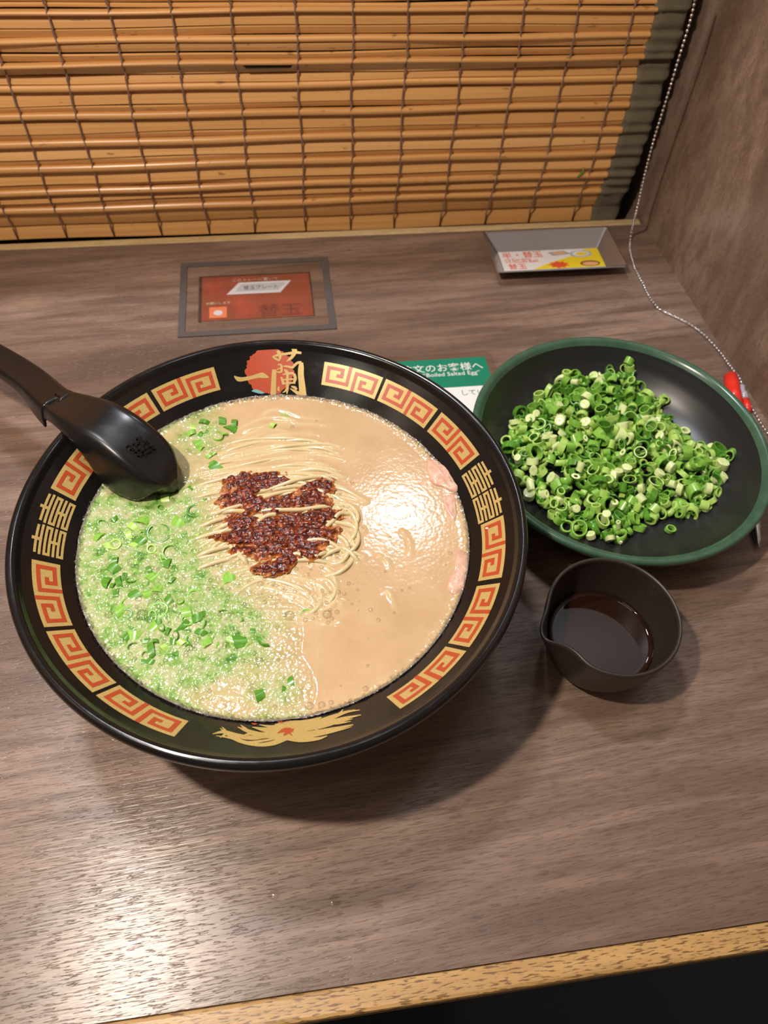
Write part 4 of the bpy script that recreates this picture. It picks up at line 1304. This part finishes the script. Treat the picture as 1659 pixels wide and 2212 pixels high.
flat_poly('noodle_picture', [(cw * 0.05, chh * 0.68), (cw * 0.27, chh * 0.76), (cw * 0.34, chh * 0.55), (cw * 0.10, chh * 0.46)], z1 + 0.0001, M_PINK, card)
flat_poly('dish_picture', oval(cw * 0.62, chh * 0.45, cw * 0.22, chh * 0.36), z1 + 0.00005, M_BLUE, card)
flat_poly('dish_inside', oval(cw * 0.62, chh * 0.45, cw * 0.17, chh * 0.27), z1 + 0.0001, M_WHITE, card)
flat_poly('egg_picture', oval(cw * 0.64, chh * 0.42, cw * 0.12, chh * 0.18), z1 + 0.00015, M_YEL, card)
flat_poly('bowl_picture', oval(cw * 0.72, -chh * 0.62, cw * 0.20, chh * 0.30), z1 + 0.0001, M_BRN, card)
flat_poly('bowl_inside', oval(cw * 0.72, -chh * 0.66, cw * 0.16, chh * 0.20), z1 + 0.00015, M_PINK, card)
flat_poly('red_burst', [(cw * (0.10 + (0.22 if k % 2 else 0.14) * math.cos(k * math.pi / 9)), chh * (-0.62 + (0.42 if k % 2 else 0.26) * math.sin(k * math.pi / 9))) for k in range(18)], z1 + 0.0001, M_REDP, card)

# ------------------------------------------------------------------ framed notice stuck on the counter
SX0, SX1, SY0, SY1 = -0.0700, 0.0331, 0.3836, 0.4615
stk = empty('counter_sticker', (0, 0, 0.0001))
tag(stk, 'clear counter sticker with grey frame around a small red printed panel', 'sticker')
M_FRAME = plain('grey_sticker_frame', (0.095, 0.083, 0.080), 0.35)
def frame(name, x0, x1, y0, y1, w, z, mat, parent, h=0.0004):
    V = []
    for zz_ in (z, z + h):
        for (a, b, c_, d) in ((x0, y0, x1, y1), (x0 + w, y0 + w, x1 - w, y1 - w)):
            V += [(a, b, zz_), (c_, b, zz_), (c_, d, zz_), (a, d, zz_)]
    Fc = []
    for i in range(4):
        j = (i + 1) % 4
        Fc += [(8 + i, 8 + j, 12 + j, 12 + i), (i, j, 8 + j, 8 + i), (4 + j, 4 + i, 12 + i, 12 + j), (j, i, 4 + i, 4 + j)]
    return mesh_obj(name, V, Fc, mat, parent, smooth=False)
frame('grey_frame', SX0, SX1, SY0, SY1, 0.0046, 0.0, M_FRAME, stk, 0.0008)
def film_mat():
    m = bpy.data.materials.new('clear_film'); m.use_nodes = True
    nt = m.node_tree; nt.nodes.clear()
    out = nt.nodes.new('ShaderNodeOutputMaterial'); mx = nt.nodes.new('ShaderNodeMixShader')
    tr = nt.nodes.new('ShaderNodeBsdfTransparent'); gl = nt.nodes.new('ShaderNodeBsdfGlossy')
    gl.inputs['Roughness'].default_value = 0.12; mx.inputs[0].default_value = 0.07
    nt.links.new(tr.outputs[0], mx.inputs[1]); nt.links.new(gl.outputs[0], mx.inputs[2]); nt.links.new(mx.outputs[0], out.inputs[0])
    return m
M_FILM = film_mat()
flat_poly('clear_film', [(SX0 + .0045, SY0 + .0045), (SX1 - .0045, SY0 + .0045), (SX1 - .0045, SY1 - .0045), (SX0 + .0045, SY1 - .0045)], 0.00075, M_FILM, stk, 0.0001)
px0, px1, py0, py1 = -0.0550, 0.0187, 0.3985, 0.4442
M_PANEL = None
def panel_mat():
    m, nt, b = new_mat('red_brown_print')
    n = noise(nt, coords(nt), 45, 3, 0.6)
    c = ramp(nt, n, [(0.32, (0.26, 0.075, 0.030)), (0.52, (0.30, 0.070, 0.045)), (0.70, (0.42, 0.080, 0.045))])
    nt.links.new(c, b.inputs['Base Color']); setp(b, rough=0.3)
    return m
flat_poly('printed_panel', [(px0, py0), (px1, py0), (px1, py1), (px0, py1)], 0.0001, panel_mat(), stk, 0.0002)
flat_poly('dark_outline', [(px0 - .0022, py0 - .0008), (px0, py0 - .0008), (px0, py1), (px1 + 0.0010, py1), (px1 + .001, py1 + .0014), (px0 - .0022, py1 + .0014)], 0.0001, plain('dark_brown_print', (0.045, 0.028, 0.022), 0.4), stk, 0.0002)  # printed dark outline along the left and top of the panel
flat_poly('dark_line', [(px1, py0), (px1 + .0010, py0), (px1 + .0010, py1), (px1, py1)], 0.0001, plain('dark_brown_line', (0.06, 0.04, 0.03), 0.4), stk, 0.0002)
M_PALE = plain('pale_print', (0.66, 0.66, 0.68), 0.4)
flat_poly('tray_picture', [(-0.0385, 0.4245), (-0.0300, 0.4370), (0.0060, 0.4370), (-0.0020, 0.4245)], 0.00032, M_PALE, stk)
flat_poly('tray_picture_inside', [(-0.0330, 0.4270), (-0.0280, 0.4350), (0.0020, 0.4350), (-0.0035, 0.4270)], 0.00037, plain('light_grey_print', (0.50, 0.50, 0.52), 0.4), stk)
M_TXT = plain('cream_print', (0.52, 0.45, 0.36), 0.5)
text_part('cream_small_text', 'このトレーに置いて', 0.0036, (-0.0350, 0.4385, 0.00034), M_TXT, stk)
text_part('grey_small_text', '替玉プレート', 0.0050, (-0.0270, 0.4290, 0.00042), plain('dark_grey_print', (0.10, 0.10, 0.10), 0.5), stk, sx=0.8)
text_part('cream_small_text', 'お願いします', 0.0028, (-0.0525, 0.4150, 0.00034), M_TXT, stk)
flat_poly('orange_square', [(-0.0500, 0.4010), (-0.0385, 0.4010), (-0.0385, 0.4120), (-0.0500, 0.4120)], 0.00032, plain('orange_print', (0.78, 0.22, 0.10), 0.4), stk)
flat_poly('white_figure', oval(-0.0442, 0.4060, 0.0030, 0.0026) , 0.00037, M_PALE, stk)
text_part('large_faded_text', '替玉', 0.0135, (-0.0180, 0.4010, 0.00034), plain('faded_maroon_print', (0.17, 0.045, 0.035), 0.4), stk, sx=1.1)

# ------------------------------------------------------------------ green notice between bowl and plate
nx1 = 0.1258; ny1 = 0.3490
notice = empty('green_notice_card', (0.10, 0.32, 0.0))
tag(notice, 'green and white laminated notice lying between the bowl and the plate', 'card')
M_TEAL = plain('green_card_print', (0.010, 0.215, 0.125), 0.32)
def rrect(x0, x1, y0, y1, r, n=5):
    out = []
    for (cx_, cy_, a0) in ((x1 - r, y1 - r, 0), (x0 + r, y1 - r, 90), (x0 + r, y0 + r, 180), (x1 - r, y0 + r, 270)):
        for k in range(n):
            a = math.radians(a0 + 90 * k / (n - 1)); out.append((cx_ + r * math.cos(a), cy_ + r * math.sin(a)))
    return out
keep(flat_poly('laminate', rrect(0.030, nx1 + 0.0052, 0.255, ny1 + 0.0055, 0.006), 0.0001, M_FILM, None, 0.0002), notice)
keep(flat_poly('white_sheet', rrect(0.035, nx1, 0.260, ny1 - 0.0250, 0.001), 0.0004, M_WHITE, None, 0.0001), notice)
keep(flat_poly('green_header', rrect(0.035, nx1, ny1 - 0.0258, ny1, 0.002), 0.0004, M_TEAL, None, 0.00014), notice)
t_ = text_part('white_heading', 'ご注文のお客様へ', 0.0076, (nx1 - 0.0030, ny1 - 0.0108, 0.00058), M_WHITE, None, align='RIGHT'); keep(t_, notice)
t_ = text_part('white_small_text', '“Boiled Salted Egg”', 0.0048, (nx1 - 0.0060, ny1 - 0.0155, 0.00058), M_WHITE, None, align='RIGHT'); keep(t_, notice)
t_ = text_part('green_text', 'していま', 0.0052, (nx1 - 0.0015, ny1 - 0.0330, 0.00052), M_TEAL, None, align='RIGHT'); keep(t_, notice)

# ------------------------------------------------------------------ ball chain, pens
M_CHAIN = plain('nickel_chain', (0.80, 0.80, 0.82), 0.18, metal=1.0)
knots = []
CHY = 0.462
for (px, py) in ((1512, -60), (1497, 20), (1482, 75), (1465, 130), (1447, 190), (1430, 245), (1413, 300), (1397, 360), (1384, 415), (1374, 460)):
    p = aty(px, py, CHY); knots.append(p)
for (px, py, z) in ((1363, 505, 0.0045), (1361, 540, 0.0012), (1370, 575, 0.0012), (1387, 610, 0.0012), (1405, 645, 0.0012), (1425, 668, 0.0012), (1460, 685, 0.0012), (1497, 705, 0.0012), (1530, 733, 0.0012), (1556, 762, 0.0014),
                   (1580, 795, 0.0030), (1596, 815, 0.0045), (1607, 840, 0.0040), (1617, 868, 0.0015), (1632, 895, 0.0012), (1648, 922, 0.0012), (1668, 950, 0.0012)):
    p = at(px, py, z); knots.append(p)
lim = lambda y: 0.2802 + (0.4917 - y) * 0.035 - 0.0016
knots = [np.array([min(p[0], lim(p[1])), p[1], p[2]]) for p in knots]
CP = np.array(smooth_profile(np.array(knots), 24))
seg = np.r_[0, np.cumsum(np.linalg.norm(np.diff(CP, axis=0), axis=1))]
chain = empty('ball_chain', tuple(CP[len(CP) // 2]))
tag(chain, 'silver ball chain hanging from above and trailing along the right partition', 'chain')
nb = int(seg[-1] / 0.00272)
bmx = bmesh.new(); bmesh.ops.create_uvsphere(bmx, u_segments=8, v_segments=6, radius=0.00098)
bead_me = bpy.data.meshes.new('bead'); bmx.to_mesh(bead_me); bmx.free(); bead_me.materials.append(M_CHAIN)
bead_me.polygons.foreach_set('use_smooth', [True] * len(bead_me.polygons))
for i in range(nb):
    s_ = seg[-1] * i / nb
    p = [np.interp(s_, seg, CP[:, k]) for k in range(3)]
    o = bpy.data.objects.new('bead', bead_me); col.objects.link(o)
    o.location = Vector(p) - chain.location; o.parent = chain
V, Fc = tube(CP[::6], 0.0002, 5)
keep(mesh_obj('link_wire', V, Fc, M_CHAIN), chain)

def lathe_axis(p0, p1, prof, n=20):
    """prof: (t, r) along the axis p0->p1"""
    p0 = np.array(p0); p1 = np.array(p1); d = p1 - p0
    pts = [p0 + d * t for t, _ in prof]
    return tube(pts, [r for _, r in prof], n)
M_PENR = plain('red_plastic', (0.75, 0.035, 0.02), 0.22)
M_CLEAR = plain('clear_grey_plastic', (0.42, 0.38, 0.46), 0.15, spec=0.6)
pe0 = at(1578, 812, 0.0050); pe1 = at(1640, 1183, 0.0022)
pen = empty('ballpoint_pen', tuple(pe0))
tag(pen, 'ballpoint pen with red end and metal tip lying under the plate edge', 'pen')
for nm, a, b, prof, mt in (('red_end', 0, 0.20, [(0, 0.0030), (0.02, 0.0042), (0.4, 0.0046), (0.5, 0.0042), (0.55, 0.0046), (1, 0.0044)], M_PENR),
                          ('barrel', 0.20, 0.86, [(0, 0.0043), (0.5, 0.0043), (0.9, 0.0040), (1, 0.0034)], M_CLEAR),
                          ('metal_tip', 0.86, 1.0, [(0, 0.0033), (0.3, 0.0027), (0.35, 0.0022), (0.75, 0.0017), (0.8, 0.0010), (1, 0.0005)], M_STEEL)):
    V, Fc = lathe_axis(pe0 + (pe1 - pe0) * a, pe0 + (pe1 - pe0) * b, prof)
    o = keep(mesh_obj(nm, V, Fc, mt), pen)
    if nm == 'red_end': o['label'] = 'glossy red plastic end'
pc0 = at(1600, 832, 0.0036); pc1 = at(1617, 890, 0.0030)
charm = empty('pen_chain_clasp', tuple(pc0))
tag(charm, 'small clear and red plastic clasp beside the red pen end', 'clasp')
V, Fc = lathe_axis(pc0, pc0 + (pc1 - pc0) * 0.55, [(0, 0.0012), (0.15, 0.0024), (0.4, 0.0017), (0.6, 0.0026), (1, 0.0024)]); keep(mesh_obj('clear_sleeve', V, Fc, M_CLEAR), charm)
V, Fc = lathe_axis(pc0 + (pc1 - pc0) * 0.55, pc1, [(0, 0.0023), (0.5, 0.0026), (1, 0.0018)]); keep(mesh_obj('red_plug', V, Fc, M_PENR), charm)

# ------------------------------------------------------------------ small leftovers
fl = aty(1255, 372, BY - 0.0045)
V, Fc = tube([(0.0006, 0, 0.0045), (0.0008, -0.0003, 0.0022), (0, -0.0004, 0.0), (-0.0018, -0.0003, -0.0022), (-0.0026, 0, -0.0036)], [0.0002, 0.0005, 0.0010, 0.0007, 0.0002], 6)
o = mesh_obj('spring_onion_fleck', V, Fc, M_ON[0]); o.location = (fl[0], fl[1] - 0.0012, fl[2])
tag(o, 'tiny green onion fleck stuck to the bamboo blind at right', 'spring onion')
th_, r_ = wall_from_pixel(1053, 1142)
wp = wall_pt(th_, r_, 0.0004)
bmx = bmesh.new(); bmesh.ops.create_icosphere(bmx, subdivisions=2, radius=0.0009)
for v_ in bmx.verts: v_.co = Vector((v_.co.x * 0.9, v_.co.y * 0.6, v_.co.z * 0.4))
o = bm_obj('fat_fleck', bmx, plain('white_fat', (0.80, 0.66, 0.56), 0.4), None, True)
o.location = (BC[0] + wp[0], BC[1] + wp[1], wp[2]); tag(o, 'tiny white fleck stuck to the inside of the bowl at right', 'food scrap')
M_WATER = M_BUB
for (px, py, rr_, lab) in ((593, 1932, 0.0021, 'small water drop on the counter in front of the bowl, left one'), (723, 1947, 0.0024, 'small water drop on the counter in front of the bowl, right one')):
    V, Fc = lathe([(0.0, 0.0005), (rr_ * 0.5, 0.00042), (rr_ * 0.85, 0.0002), (rr_, 0.0)], 24)
    o = mesh_obj('water_drop', V, Fc, M_WATER); p = at(px, py, 0.0001); o.location = p; tag(o, lab, 'water drop')
